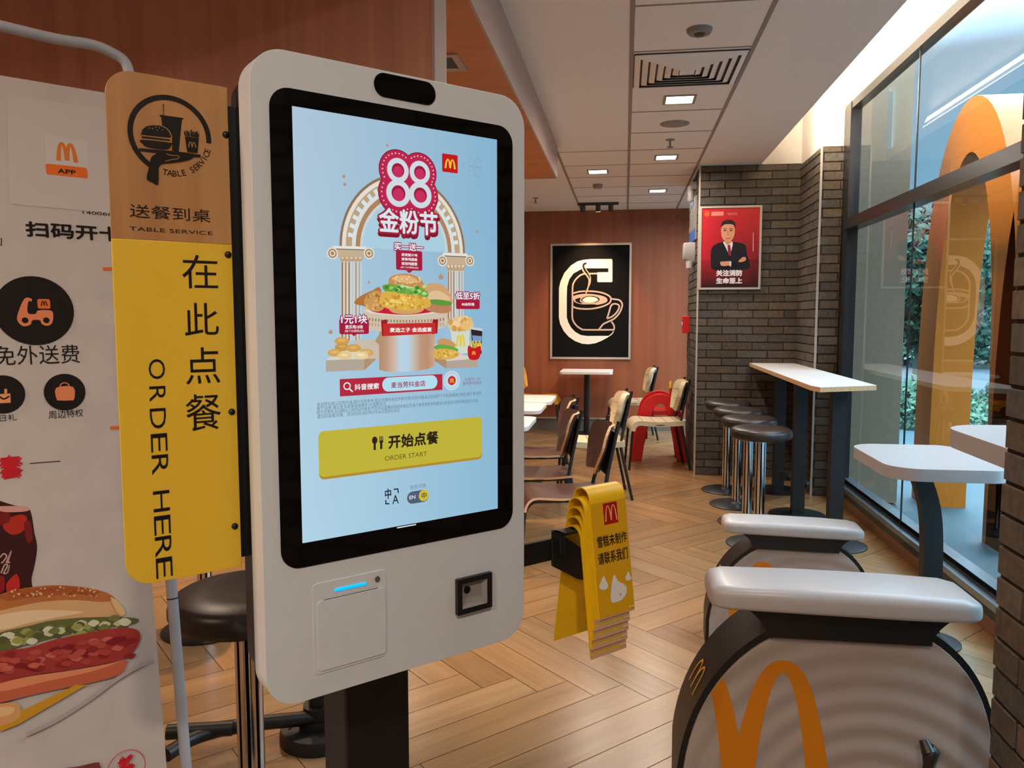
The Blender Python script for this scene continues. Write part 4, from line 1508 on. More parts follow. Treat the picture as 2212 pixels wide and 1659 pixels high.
# ------------------------------------------------------------------ bar stools
def make_stool(label, loc, group):
    t = thing('bar_stool', label, 'stool', loc, 0, group)
    MB().lathe([(0.05, 0.683), (0.165, 0.683), (0.184, 0.692), (0.19, 0.708), (0.19, 0.725), (0.184, 0.742), (0.168, 0.752), (0.10, 0.757), (0.001, 0.758)], n=48).build('seat', M_leather, t, smooth=50)
    MB().lathe([(0.034, 0.012), (0.034, 0.684)], n=32).build('column', M_flute, t, smooth=50)
    MB().lathe([(0.2, 0.0), (0.2, 0.006), (0.19, 0.011), (0.05, 0.016), (0.036, 0.03), (0.001, 0.03)], n=48).build('base', M_black, t, smooth=40)
    return t
st0 = make_stool('black bar stool behind the kiosk, its chrome column beside the banner tube', (-0.955, 1.835, 0), 'black round bar stools on chrome columns')
for x, y, l in ((0.855, 6.64, 'black bar stool at the high table farthest away, against the brick pillar'),
                (0.868, 6.13, 'second bar stool from the brick pillar at the high table'),
                (0.868, 5.60, 'third bar stool from the brick pillar at the high table'),
                (0.862, 5.07, 'nearest of the four bar stools at the high table, its wide seat uncovered'),
                (-1.92, 3.30, 'bar stool mostly hidden by the banner, only its floor disc edge showing')):
    dup(st0, (x, y, 0), 0.3, l)

# ------------------------------------------------------------------ high tables
def footrest(x, y, ang, parent):
    c, s_ = cos(ang), sin(ang)
    pts = [(x + c * d + s_ * e, y + s_ * d - c * e, z) for d, e, z in ((0.0, 0, 0.20), (0.20, 0, 0.205), (0.30, 0.0, 0.20), (0.36, 0.06, 0.20))]
    b = MB().tube(bezier(pts, 5), 0.021, 12)
    b.lathe([(0.055, 0.17), (0.055, 0.235)], (x, y, 0), 20)
    return b.build('footrest', M_black, parent, smooth=50)
ht = thing('high_table', 'long white-topped high table with black columns beside the window', 'table', (1.3, 6.0, 0))
tz = 1.04
poly = [onz(px, py, tz) for px, py in ((1618, 783.5), (1722, 783), (1913, 832.5), (1772, 836.5), (1752, 833))]
poly = [(p.x - 1.3, p.y - 6.0) for p in poly]
poly[0] = (poly[0][0], 7.24 - 6.0)
poly[1] = (poly[1][0], 7.24 - 6.0)
poly = [(min(p[0], 0.205), p[1]) for p in poly]
MB().prism(list(reversed(poly)), lambda x, y: (x, y, tz - 0.002), lambda x, y: (x, y, tz)).build('tabletop', M_wtop, ht)
MB().prism(list(reversed(poly)), lambda x, y: (x, y, tz - 0.030), lambda x, y: (x, y, tz - 0.002)).build('table_edge', M_edge, ht)
for x, y in ((1.285, 6.70), (1.27, 5.88), (1.335, 5.12)):
    b = MB().box(x - 1.3 - 0.042, x - 1.3 + 0.042, y - 6 - 0.042, y - 6 + 0.042, 0.01, tz - 0.03)
    c = b.build('column', M_black, ht)
    MB().lathe([(0.2, 0.0), (0.2, 0.006), (0.18, 0.012), (0.001, 0.014)], (x - 1.3, y - 6, 0), 40).build('base', M_black, c, smooth=40)
footrest(1.27 - 1.3, 6.33 - 6, radians(-70), ht)

ht2 = thing('high_table', 'black pedestal table with a footrest, half hidden behind the kiosk', 'table', (-1.03, 2.47, 0))
MB().lathe([(0.036, 0.02), (0.036, 0.985)], n=24).build('column', M_black, ht2, smooth=50)
b = MB().lathe([(0.135, 0.0), (0.135, 0.03), (0.128, 0.045), (0.07, 0.05), (0.07, 0.075), (0.001, 0.075)], n=40)
bs = b.build('base', M_black, ht2, smooth=40)
for A in (-0.4, 0.9, 2.2, 3.6):
    MB().lathe([(0.007, 0.045), (0.006, 0.052), (0.001, 0.053)], (0.1 * cos(A), 0.1 * sin(A), 0), 10).build('screw', M_chrome, bs)
b = MB()
p0 = Vector((0, 0, 0.085))
b.tube(bezier([(0.0, -0.03, 0.085), (-0.14, -0.10, 0.095), (-0.27, -0.17, 0.10)], 6), 0.024, 12)
b.tube(bezier([(-0.25, -0.16, 0.10), (-0.33, -0.24, 0.10), (-0.36, -0.34, 0.10)], 5), 0.022, 12)
b.tube([(-0.42, -0.24, 0.115), (-0.23, -0.17, 0.105)], 0.024, 12)
b.lathe([(0.055, 0.04), (0.055, 0.12)], (0, 0, 0), 24)
b.build('footrest', M_black, ht2, smooth=50)
MB().prism(rrect(-0.20, 0.30, -0.25, 0.25, 0.06), lambda x, y: (x, y, 0.985), lambda x, y: (x, y, 1.01)).build('tabletop', M_wtop, ht2)

# ------------------------------------------------------------------ dining chairs, all face -X before turning
def sheet(fn, nu, nv, th, b, eb=None):
    """curved shell: fn(u,v) -> point, thickened along its normal"""
    P = [[Vector(fn(i / nu, j / nv)) for j in range(nv + 1)] for i in range(nu + 1)]
    top, bot = [], []
    for i in range(nu + 1):
        for j in range(nv + 1):
            du = P[min(i + 1, nu)][j] - P[max(i - 1, 0)][j]
            dv = P[i][min(j + 1, nv)] - P[i][max(j - 1, 0)]
            n = du.cross(dv).normalized() * (th / 2)
            top.append(P[i][j] + n)
            bot.append(P[i][j] - n)
    m = nv + 1
    N = (nu + 1) * m
    fs = []
    for i in range(nu):
        for j in range(nv):
            a_ = i * m + j
            fs.append((a_, a_ + 1, a_ + m + 1, a_ + m))
            fs.append((N + a_, N + a_ + m, N + a_ + m + 1, N + a_ + 1))
    edge = [(i * m) for i in range(nu + 1)] + [nu * m + j for j in range(1, m)] + [i * m + nv for i in range(nu - 1, -1, -1)] + [j for j in range(nv - 1, 0, -1)]
    ef = []
    for k in range(len(edge)):
        p, q_ = edge[k], edge[(k + 1) % len(edge)]
        ef.append((p, q_, N + q_, N + p))
    if eb is None: fs += ef
    else: eb.add(top + bot, ef)
    b.add(top + bot, fs)
    return b

def make_chair(name, label, loc, rz, m_seat, m_back, padded, group):
    t = thing(name, label, 'chair', loc, rz, group)
    SH = 0.45
    def seat_fn(u, v):
        # u along depth (front -> back), v across
        s_ = u * 0.56
        y = (v - 0.5) * (0.42 - 0.05 * u)
        if s_ < 0.14:
            A = s_ / 0.14 * (pi / 2 * 0.86)
            x, z = -0.175 - 0.07 * cos(A) , SH - 0.075 + 0.075 * sin(A)
        else:
            x, z = -0.18 + (s_ - 0.14), SH - 0.012 * sin((s_ - 0.14) / 0.42 * pi)
        return (x, y, z)
    b = MB()
    e_ = None if padded else MB()
    sheet(seat_fn, 22, 8, 0.045 if padded else 0.014, b, e_)
    se = b.build('seat', m_seat, t, smooth=50)
    if e_: e_.build('seat_edge', M_plyedge, se)
    if padded:
        for k in (0.30, 0.5, 0.7, 0.86):
            pts = [Vector(seat_fn(k, v / 8)) + Vector((0, 0, 0.0225)) for v in range(9)]
            MB().tube(pts, 0.0035, 6).build('seam', M_grey, se)
    # back shell with a waisted outline, bowed round the sitter
    def back_fn(u, v):
        z = 0.565 + 0.275 * u
        w_ = 0.20 * (0.52 + 0.48 * min(1.0, u / 0.55)) if not padded else 0.17 * (0.55 + 0.45 * min(1.0, u / 0.5))
        w_ *= 1.0 - 0.16 * max(0, (u - 0.8) / 0.2) ** 2
        y = (v - 0.5) * 2 * w_
        x = 0.208 + 0.06 * u + 0.02 * max(0, (u - 0.75) / 0.25) ** 2 - 0.05 * abs((v - 0.5) * 2) ** 2
        return (x, y, z)
    b = MB()
    e_ = None if padded else MB()
    sheet(back_fn, 12, 12, 0.04 if padded else 0.015, b, e_)
    bk = b.build('backrest', m_back, t, smooth=50)
    if e_: e_.build('backrest_edge', M_plyedge, bk)
    if padded:
        for k in (0.35, 0.68):
            pts = [Vector(back_fn(k, v / 8)) + Vector((-0.021, 0, 0)) for v in range(9)]
            MB().tube(pts, 0.003, 6).build('seam', M_grey, bk)
    for sy in (-1, 1):
        y = 0.185 * sy
        fr = bezier([(-0.275, y * 1.08, 0.0), (-0.252, y, 0.30), (-0.238, y, 0.385), (-0.20, y, 0.425), (-0.15, y, 0.43), (0.02, y, 0.43), (0.20, y * 0.9, 0.432)], 5)
        MB().tube(fr, 0.0115, 10).build('leg', M_black, t, smooth=60)
        bl = [(0.30, y * 1.08, 0.0), (0.205, y * 0.9, 0.43), (0.235, y * 0.72, 0.58), (0.295, y * 0.72, 0.865)]
        MB().tube(bl, 0.0115, 10).build('leg', M_black, t, smooth=60)
    b = MB().tube([(0.06, -0.18, 0.43), (0.06, 0.18, 0.43)], 0.009, 8)
    b.tube([(-0.13, -0.185, 0.428), (-0.13, 0.185, 0.428)], 0.009, 8)
    b.build('stretcher', M_black, t)
    b = MB()
    b.prism([(-0.135, 0.56), (0.135, 0.56), (0.135, 0.80), (-0.135, 0.80)], lambda y, z: (0.222 + (z - 0.55) * 0.21, y, z), lambda y, z: (0.234 + (z - 0.55) * 0.21, y, z))
    b.build('back_plate', M_black, t)
    return t
GW, GB = 'dark wood dining chairs beside the kiosk', 'beige quilted dining chairs in the back'
wc = make_chair('dining_chair', 'dark wood dining chair nearest to the kiosk, its whole seat showing beside it', (-0.345, 4.46, 0), radians(14), M_walnut, M_walnut, False, GW)
dup(wc, (-0.575, 4.99, 0), radians(10), 'middle of the three dark wood chairs beside the kiosk')
dup(wc, (-0.645, 5.76, 0), radians(10), 'farthest of the three dark wood chairs beside the kiosk')
bc = make_chair('dining_chair', 'beige quilted chair standing in front of the red high chair', (0.31, 7.63, 0), radians(6), M_fabric, M_fabric, True, GB)
dup(bc, (0.085, 9.45, 0), radians(6), 'beige quilted chair by the far wall, right of the pedestal table')
dup(bc, (-0.25, 6.32, 0), radians(8), 'beige quilted chair half hidden behind the dark wood chairs')
yc = make_chair('dining_chair', 'orange-yellow chair by the far wall, cut off by the kiosk edge', (-1.07, 9.76, 0), pi, M_orange, M_orange, True, 'orange chairs by the far wall')

# ------------------------------------------------------------------ dining tables
def make_table(name, label, loc, w, d, r, h=0.74, group=None, round_col=True):
    t = thing(name, label, 'table', loc, 0, group)
    MB().prism(rrect(-w / 2, w / 2, -d / 2, d / 2, r, 8), lambda x, y: (x, y, h - 0.028), lambda x, y: (x, y, h)).build('tabletop', M_wtop, t, bevel=0.006)
    MB().lathe([(0.035, 0.01), (0.035, h - 0.03)], n=24).build('column', M_black, t, smooth=50)
    MB().lathe([(0.2, 0), (0.2, 0.006), (0.18, 0.012), (0.001, 0.014)], n=36).build('base', M_black, t, smooth=40)
    return t
t0 = make_table('dining_table', 'farthest of three white tables cut off by the kiosk, partly before the orange chair', (-0.905, 6.78, 0), 0.6, 0.58, 0.07, group='white tables beside the kiosk')
dup(t0, (-0.93, 6.14, 0), 0, 'middle of the three white tables cut off by the kiosk')
dup(t0, (-0.915, 5.24, 0), 0, 'nearest of the three white tables cut off by the kiosk')
make_table('dining_table', 'small white pedestal table under the black coffee poster', (-0.46, 9.70, 0), 0.64, 0.6, 0.05, h=0.79)

# ------------------------------------------------------------------ red high chair
hc = thing('high_chair', 'red plastic arched high chair with a yellow-tipped rod by the brick pillar', 'high chair', (0.36, 8.10, 0))
def arch_frame(y0, y1):
    b = MB()
    out, inn = [], []
    for i in range(25):
        A = pi * i / 24
        out.append((0.205 * cos(A) * (1.0), 0.47 + 0.215 * sin(A)))
        inn.append((0.078 * cos(A), 0.46 + 0.125 * sin(A)))
    out = [(0.29, 0.0)] + [(0.27, 0.15)] + [(0.235, 0.34)] + out[1:-1] + [(-0.235, 0.34), (-0.27, 0.15), (-0.29, 0.0)]
    inn = [(0.175, 0.0)] + [(0.155, 0.15)] + [(0.118, 0.34)] + inn[1:-1] + [(-0.118, 0.34), (-0.155, 0.15), (-0.175, 0.0)]
    n = len(out)
    vs = []
    for y in (y0, y1):
        vs += [(p[0], y, p[1]) for p in out] + [(p[0], y, p[1]) for p in inn]
    m = 2 * n
    fs = []
    for i in range(n - 1):
        fs += [(i, i + 1, m + i + 1, m + i), (n + i, m + n + i, m + n + i + 1, n + i + 1), (i, n + i, n + i + 1, i + 1), (m + i, m + i + 1, m + n + i + 1, m + n + i)]
    fs += [(0, m, m + n, n), (n - 1, 2 * n - 1, m + 2 * n - 1, m + n - 1)]
    b.add(vs, fs)
    return b
arch_frame(-0.20, -0.16).build('side_frame', M_red, hc, bevel=0.006)
arch_frame(0.16, 0.20).build('side_frame', M_red, hc, bevel=0.006)
MB().box(-0.11, 0.11, -0.17, 0.17, 0.47, 0.515).build('seat', M_red, hc, bevel=0.006)
b = MB().box(-0.14, -0.12, -0.165, 0.165, 0.22, 0.30)
b.build('footboard', M_red, hc, bevel=0.004)
MB().box(0.085, 0.105, -0.165, 0.165, 0.515, 0.60).build('backrest', M_red, hc, bevel=0.004)
rod = MB().tube([(0.10, -0.18, 0.60), (0.10, -0.18, 0.74)], 0.013, 10).build('rod', M_red, hc, smooth=50)
MB().tube([(0.10, -0.18, 0.74), (0.10, -0.18, 0.755), (0.10, -0.18, 0.80), (0.10, -0.18, 0.812)], [0.013, 0.015, 0.015, 0.007], 10).build('rod_tip', M_yellow, rod, smooth=50)

# ------------------------------------------------------------------ exercise bikes with drum bodies
def drum_curve(a_, top, base, n=40):
    """half arch with straight foot: list of (x,z) from left foot over the top to right foot"""
    out = [(-a_, 0.0), (-a_, base * 0.5)]
    for i in range(n + 1):
        A = pi - pi * i / n
        c, s_ = cos(A), sin(A)
        h_ = abs(s_) ** 0.92
        out.append((a_ * math.copysign(abs(c) ** 0.92, c) + 0.055 * h_, base + (top - base) * h_))
    out += [(a_, base * 0.5), (a_, 0.0)]
    return out
M_bikewhite = pm('white_ridged_panel', (214, 200, 194), 0.45, var=0.02)
def ridge_mat():
    m, N, L, b = _new('ridged_panel')
    tcn = N.new('ShaderNodeTexCoord')
    w_ = N.new('ShaderNodeTexWave')
    w_.wave_type = 'RINGS'
    w_.rings_direction = 'Y'
    w_.inputs['Scale'].default_value = 4.4
    w_.inputs['Distortion'].default_value = 0.0
    mp = N.new('ShaderNodeMapping')
    mp.inputs['Location'].default_value = (-0.11, 0, 0.0)
    L.new(tcn.outputs['Object'], mp.inputs[0])
    L.new(mp.outputs[0], w_.inputs['Vector'])
    bu = N.new('ShaderNodeBump')
    bu.inputs['Strength'].default_value = 0.4
    bu.inputs['Distance'].default_value = 0.010
    L.new(w_.outputs['Fac'], bu.inputs['Height'])
    L.new(bu.outputs[0], b.inputs['Normal'])
    b.inputs['Base Color'].default_value = lin((172, 158, 150)) + (1,)
    b.inputs['Roughness'].default_value = 0.42
    return m
M_ridge = ridge_mat()
M_goldprint = attr_mat('gold_print', 0.4)
def make_bike(label, loc):
    t = thing('exercise_bike', label, 'exercise bike', loc, 0, 'drum-bodied exercise bikes along the window')
    D = 0.24
    oc = drum_curve(0.425, 0.636, 0.15)
    ic = drum_curve(0.408, 0.616, 0.15)
    b = MB().prism(oc, lambda x, z: (x, 0.004, z), lambda x, z: (x, D, z))
    b.build('drum_rim', M_black, t, smooth=30)
    pn = MB().prism(ic, lambda x, z: (x, -0.006, z), lambda x, z: (x, 0.006, z)).build('drum_panel', M_ridge, t, bevel=0.003)
    MB().prism(ic, lambda x, z: (x, D - 0.004, z), lambda x, z: (x, D + 0.006, z)).build('rear_panel', M_bikewhite, t)
    # double arch printed across the panel, cut by its outline
    g = MB()
    W_ = 0.068
    def inside(x, z):
        zt = 0.13 + 0.44 * max(0.0, 1 - (min(1.0, abs(x) / 0.402)) ** 2.1) ** 0.47
        return abs(x) < 0.402 and z < zt
    hull = [p for p in ic]
    def clip_hull(P):
        m_ = len(hull)
        for i in range(m_):
            A, B = Vector(hull[i]), Vector(hull[(i + 1) % m_])
            e = B - A
            if e.length < 1e-7: continue
            out = []
            for k in range(len(P)):
                p, q_ = Vector(P[k - 1]), Vector(P[k])
                dp, dq = -(e.x * (p - A).y - e.y * (p - A).x), -(e.x * (q_ - A).y - e.y * (q_ - A).x)
                if (dp >= 0) != (dq >= 0): out.append(tuple(p + (q_ - p) * (dp / (dp - dq))))
                if dq >= 0: out.append(tuple(q_))
            P = out
            if len(P) < 3: return None
        return P
    for li, cx_ in enumerate((-0.372, -0.140)):
        pts, ws = [], []
        for i in range(49):
            x_ = -cos(i / 48 * pi)
            pts.append(Vector((cx_ + 0.116 * x_, 0.0 + 0.475 * max(0.0, 1 - abs(x_) ** 2.4) ** 0.85)))
            ws.append(W_ * (0.55 + 0.45 * abs(x_) ** 1.6) / 2)
        L_, R_ = [], []
        for i in range(49):
            d = (pts[min(i + 1, 48)] - pts[max(i - 1, 0)]).normalized()
            nn = Vector((-d.y, d.x)) * ws[i]
            L_.append(pts[i] + nn)
            R_.append(pts[i] - nn)
        for i in range(48):
            q_ = clip_hull([tuple(L_[i]), tuple(L_[i + 1]), tuple(R_[i + 1]), tuple(R_[i])])
            if q_: g.add([(p[0], -0.0066 - 0.0003 * li, p[1]) for p in q_], [tuple(range(len(q_)))], lin((214, 128, 16)))
    g.build('panel_logo', M_goldprint, pn)
    # small double arch on the outer rim, facing the room
    g = MB()
    def rim_pt(s_, y):
        """s_ = arc position on the upper left of the rim"""
        A = pi - s_
        c, si = cos(A), sin(A)
        x, z = 0.4265 * math.copysign(abs(c) ** 0.92, c) + 0.055 * abs(si) ** 0.92, 0.15 + 0.4875 * abs(si) ** 0.92
        return (x, y, z)
    for cy_ in (0.095, 0.145):
        pts = []
        for i in range(17):
            A = i / 16 * pi
            pts.append((0.36 + 0.17 * max(0, sin(A)) ** 0.62, cy_ - 0.025 * cos(A)))
        for i in range(16):
            (s0, y0_), (s1, y1_) = pts[i], pts[i + 1]
            d = Vector((s1 - s0, (y1_ - y0_) / 0.42)).normalized()
            nn = Vector((-d.y, d.x)) * 0.009
            q_ = [(s0 - nn.x, y0_ - nn.y * 0.42), (s1 - nn.x, y1_ - nn.y * 0.42), (s1 + nn.x, y1_ + nn.y * 0.42), (s0 + nn.x, y0_ + nn.y * 0.42)]
            g.add([tuple(v * (1.003 if k != 1 else 1) for k, v in enumerate(rim_pt(*p))) for p in q_], [(0, 1, 2, 3)], lin((226, 160, 40)))
    g.build('rim_logo', M_goldprint, t)
    # neck flaring up to the saddle
    b = MB()
    prof = []
    for i in range(13):
        u = i / 12
        prof.append((0.185 + 0.09 * u ** 2.0, 0.565 + 0.10 * u))
    lft = [(-x - 0.045 - 0.0 * z, z) for x, z in prof]
    poly_ = [(x + 0.055, z) for x, z in prof] + list(reversed([(x + 0.055 - 0.015, z) for x, z in lft]))
    b.prism(poly_, lambda x, z: (x, -0.025, z), lambda x, z: (x, D - 0.06, z))
    b.build('neck', M_black, t, smooth=30)
    # saddle
    b = MB()
    NX = 40
    sec = []
    for (px_, w_, z0_, z1_) in ((-0.350, 0.055, 0.668, 0.692), (-0.344, 0.082, 0.659, 0.703), (-0.333, 0.096, 0.656, 0.711), (-0.30, 0.106, 0.654, 0.717), (-0.1, 0.112, 0.653, 0.718), (0.15, 0.112, 0.650, 0.715),
                                 (0.30, 0.106, 0.649, 0.710), (0.338, 0.096, 0.650, 0.702), (0.352, 0.08, 0.653, 0.692), (0.358, 0.06, 0.660, 0.680)):
        r_ = min(0.032, (z1_ - z0_) * 0.42)
        sec.append([(px_, 0.03 + y, z) for y, z in rrect(-w_, w_, z0_, z1_, (r_, r_, 0.012, 0.012), 5)])
    m = len(sec[0])
    vs = [p for s_ in sec for p in s_]
    fs = []
    for i in range(len(sec) - 1):
        for k in range(m):
            l = (k + 1) % m
            fs.append((i * m + k, i * m + l, (i + 1) * m + l, (i + 1) * m + k))
    fs.append(tuple(range(m - 1, -1, -1)))
    fs.append(tuple((len(sec) - 1) * m + k for k in range(m)))
    b.add(vs, fs)
    b.build('saddle', M_saddle, t, smooth=60)
    # crank with its pedal end
    b = MB()
    b.tube([(0.225, -0.055, 0.02), (0.235, -0.055, 0.25)], [0.019, 0.0155], 12)
    b.tube([(0.235, -0.055, 0.25), (0.238, -0.055, 0.288), (0.232, -0.055, 0.298)], [0.016, 0.023, 0.014], 12)
    b.tube([(0.228, -0.066, 0.288), (0.22, -0.05, 0.315)], [0.018, 0.012], 10)
    b.lathe([(0.03, 0.0), (0.03, 0.02)], (0.225, -0.055, 0.0), 16)
    b.build('crank', M_leather, t, smooth=60)
    return t
bk1 = make_bike('larger exercise bike in the right foreground with a wide cream saddle', (0.590, 2.20, 0))
dup(bk1, (0.712, 3.405, 0), radians(-3), 'smaller exercise bike behind the nearer one, gold logo leg on its drum', scale=0.81)

def make_desk(label, loc, sc_):
    t = thing('bike_desk', label, 'table', loc, 0, 'small white desks on curved arms')
    b = MB()
    b.prism(rrect(-0.30, 0.28, -0.40, 0.40, (0.10, 0.16, 0.16, 0.10), 10), lambda x, y: (x, y, 0.985), lambda x, y: (x, y, 1.05))
    b.build('desktop', M_saddle, t, bevel=0.022, seg=4)
    b = MB()
    pr = bezier([(-0.05, 0, 0.985), (0.0, 0, 0.88), (0.04, 0, 0.72), (0.055, 0, 0.5), (0.055, 0, 0.25), (0.055, 0, 0.012)], 6)
    n = len(pr)
    vs = []
    for p in pr:
        for dx, dy in ((-0.05, -0.035), (0.05, -0.035), (0.05, 0.035), (-0.05, 0.035)):
            vs.append((p[0] + dx, p[1] + dy, p[2]))
    fs = [(i * 4 + k, i * 4 + (k + 1) % 4, (i + 1) * 4 + (k + 1) % 4, (i + 1) * 4 + k) for i in range(n - 1) for k in range(4)]
    fs += [(3, 2, 1, 0), tuple((n - 1) * 4 + k for k in range(4))]
    b.add(vs, fs)
    b.build('arm', M_black, t, smooth=30)
    MB().lathe([(0.17, 0.0), (0.17, 0.008), (0.15, 0.013), (0.001, 0.014)], (0.055, 0, 0), 40).build('base', M_black, t, smooth=40)
    return t
dk = make_desk('small white desk on a curved black arm, cut off by the near brick pillar', (1.46, 2.70, 0), 1)
dup(dk, (1.315, 3.62, 0), 0, 'small white desk on a curved black arm in front of the smaller bike', scale=0.80)
# ------------------------------------------------------------------ posters
def poster(name, label, face, inv_root, outer, inner):
    pass
PB = 10.08
BFc = Face((0, PB - 0.022, 1.5), (1, 0, 0), (0, 0, 1))
def fpt(px, py): return BFc.uv(px, py)
tl, tr, br_, bl_ = fpt(1189.5, 527), fpt(1365.5, 524), fpt(1361, 776.5), fpt(1188, 775)
px0, px1 = (tl[0] + bl_[0]) / 2, (tr[0] + br_[0]) / 2
pz1, pz0 = (tl[1] + tr[1]) / 2, (bl_[1] + br_[1]) / 2
po = thing('coffee_poster', 'black framed poster of a letter C with a steaming cup on the far wall', 'poster', ((px0 + px1) / 2, PB, 1.5 + pz0))
pi_ = MW[po.name].inverted()
b = MB()
F_ = 0.026
for (x0_, x1_, z0_, z1_) in ((px0, px1, pz1 - F_, pz1), (px0, px1, pz0, pz0 + F_), (px0, px0 + F_, pz0 + F_, pz1 - F_), (px1 - F_, px1, pz0 + F_, pz1 - F_)):
    b.box(x0_ - po.location.x, x1_ - po.location.x, -0.03, 0.0, z0_ - pz0, z1_ - pz0)
b.build('frame', M_trim, po)
M_posterblack = pm('poster_black', (7, 6, 6), 0.7, spec=0.15)
sheet_ = MB().box(px0 + 0.01 - po.location.x, px1 - 0.01 - po.location.x, -0.022, 0.0, 0.01, pz1 - pz0 - 0.01).build('poster_sheet', M_posterblack, po)
a = Art(BFc, 0.0015, 0.0004)
Z5 = lambda x, y: (1160 + x / 5.7217, 500 + y / 5.7217)
def p5(L): return [Z5(*q_) for q_ in L]
CW, CT = (244, 236, 222), (206, 178, 158)
# letter C: outer bow and cut
a.poly(p5([(920, 340), (932, 350), (932, 615), (925, 626), (755, 626), (745, 618), (745, 505), (882, 503), (882, 455), (600, 455), (540, 470), (450, 520), (400, 590), (373, 680), (368, 800), (368, 1060), (385, 1120),
              (420, 1185), (470, 1240), (540, 1280), (620, 1292), (885, 1290), (930, 1255), (942, 1230), (950, 1240), (930, 1270), (880, 1306), (800, 1350), (720, 1382), (640, 1394), (560, 1388), (470, 1355), (390, 1300), (330, 1230),
              (285, 1140), (270, 1060), (272, 700), (290, 620), (340, 510), (420, 420), (500, 370), (580, 350), (660, 342)]), CW)
lw = 0.02
a.stroke(p5([(745, 520), (655, 522), (560, 530), (500, 570), (455, 630), (440, 700), (438, 900), (436, 1050), (450, 1110), (490, 1165), (540, 1200), (600, 1215), (945, 1215)]), lw, CT)
a.stroke(p5([(445, 765), (520, 745), (620, 738), (740, 745), (840, 770), (905, 810), (910, 860), (880, 895), (800, 930), (700, 952), (600, 958), (500, 950), (445, 930)]), lw, CT)
a.curve(p5([(450, 800), (560, 772), (700, 776), (820, 800), (868, 835), (855, 875), (760, 905), (690, 900), (560, 900), (480, 880), (452, 850)]), CT)
a.curve(p5([(470, 845), (500, 828), (540, 822), (530, 860), (560, 890), (500, 878)]), (20, 16, 16))
a.curve(p5([(545, 850), (580, 812), (660, 795), (740, 810), (775, 840), (745, 870), (700, 880), (760, 850), (720, 815), (650, 805), (590, 820), (560, 850), (590, 880)]), (20, 16, 16))
a.curve(p5([(560, 850), (600, 815), (660, 805), (730, 820), (750, 848), (700, 872), (640, 878), (590, 870)]), CW)
a.stroke(p5([(905, 830), (960, 838), (1020, 850), (1052, 895), (1045, 950), (1010, 1020), (950, 1080), (880, 1115), (820, 1145), (790, 1180), (765, 1212)]), lw, CT)
a.stroke(p5([(865, 1075), (890, 1000), (915, 920), (950, 895), (1005, 905), (1015, 940), (985, 1000), (930, 1050), (865, 1078)]), lw, CT)
a.stroke(p5([(920, 1115), (945, 1150), (955, 1190), (945, 1225)]), lw, CT)
a.stroke(p5([(612, 392), (580, 405), (575, 440), (600, 490), (640, 540), (655, 590), (635, 680), (605, 760)]), 0.022, (20, 16, 16))
a.stroke(p5([(560, 460), (580, 500), (620, 550), (645, 600), (635, 680), (605, 765)]), 0.018, CT)
a.stroke(p5([(600, 460), (640, 520), (660, 570), (655, 640), (630, 700)]), 0.012, CT)
a.build('poster_print', M_paper, sheet_)

PFc = Face((0, PYF - 0.026, 1.5), (1, 0, 0), (0, 0, 1))
tl, br_ = PFc.uv(1512, 446), PFc.uv(1642, 625)
px0, px1, pz1, pz0 = tl[0], br_[0], tl[1], br_[1]
po2 = thing('notice_poster', 'red fire safety poster of a man in a dark suit on the brick pillar', 'poster', ((px0 + px1) / 2, PYF, 1.5 + pz0))
b = MB()
F_ = 0.018
for (x0_, x1_, z0_, z1_) in ((px0, px1, pz1 - F_, pz1), (px0, px1, pz0, pz0 + F_), (px0, px0 + F_, pz0 + F_, pz1 - F_), (px1 - F_, px1, pz0 + F_, pz1 - F_)):
    b.box(x0_ - po2.location.x, x1_ - po2.location.x, -0.034, -0.005, z0_ - pz0, z1_ - pz0)
b.build('frame', M_trim, po2)
sh2 = MB().box(px0 + 0.008 - po2.location.x, px1 - 0.008 - po2.location.x, -0.026, -0.005, 0.008, pz1 - pz0 - 0.008).build('poster_sheet', M_red, po2)
a = Art(PFc, 0.001, 0.0003)
Z6 = lambda x, y: (1460 + x / 3.95, 300 + y / 3.95)
def p6(L): return [Z6(*q_) for q_ in L]
a.grad([(1516, 450), (1640, 448), (1640, 560), (1516, 562)], [(190, 36, 46), (190, 50, 48), (120, 26, 36), (176, 26, 44)])
a.grad([(1516, 562), (1640, 560), (1639, 621), (1515, 621)], [(150, 24, 38), (96, 22, 30), (26, 14, 16), (30, 14, 16)])
a.circ(Z6(265, 640), 0.024, (190, 90, 40))
a.rect(Z6(303, 622), Z6(407, 655), (216, 130, 120))
a.rect(Z6(440, 630), Z6(525, 650), (196, 90, 84))
a.curve(p6([(395, 880), (330, 905), (300, 950), (298, 1030), (310, 1110), (420, 1125), (560, 1115), (625, 1105), (628, 1060), (605, 980), (590, 905), (500, 880), (450, 890)]), (24, 22, 30), 4)
a.poly(p6([(400, 878), (482, 876), (486, 900), (462, 998), (440, 960)]), (222, 212, 212))
a.poly(p6([(440, 905), (462, 905), (474, 985), (460, 1000), (446, 985)]), (130, 30, 44))
a.poly(p6([(415, 850), (472, 850), (470, 885), (440, 905), (415, 880)]), (196, 130, 96))
a.curve(p6([(388, 745), (386, 800), (395, 845), (420, 875), (445, 882), (470, 872), (492, 840), (502, 800), (503, 745), (480, 715), (420, 715)]), (208, 146, 112))
a.curve(p6([(386, 765), (390, 720), (415, 697), (450, 690), (485, 697), (505, 725), (505, 770), (495, 740), (470, 728), (420, 730), (396, 745)]), (40, 30, 28))
for ex in (418, 470):
    a.curve(p6([(ex - 14, 782), (ex, 776), (ex + 14, 782), (ex, 787)]), (60, 40, 34))
    a.stroke(p6([(ex - 15, 768), (ex, 764), (ex + 15, 769)]), 0.004, (56, 38, 32))
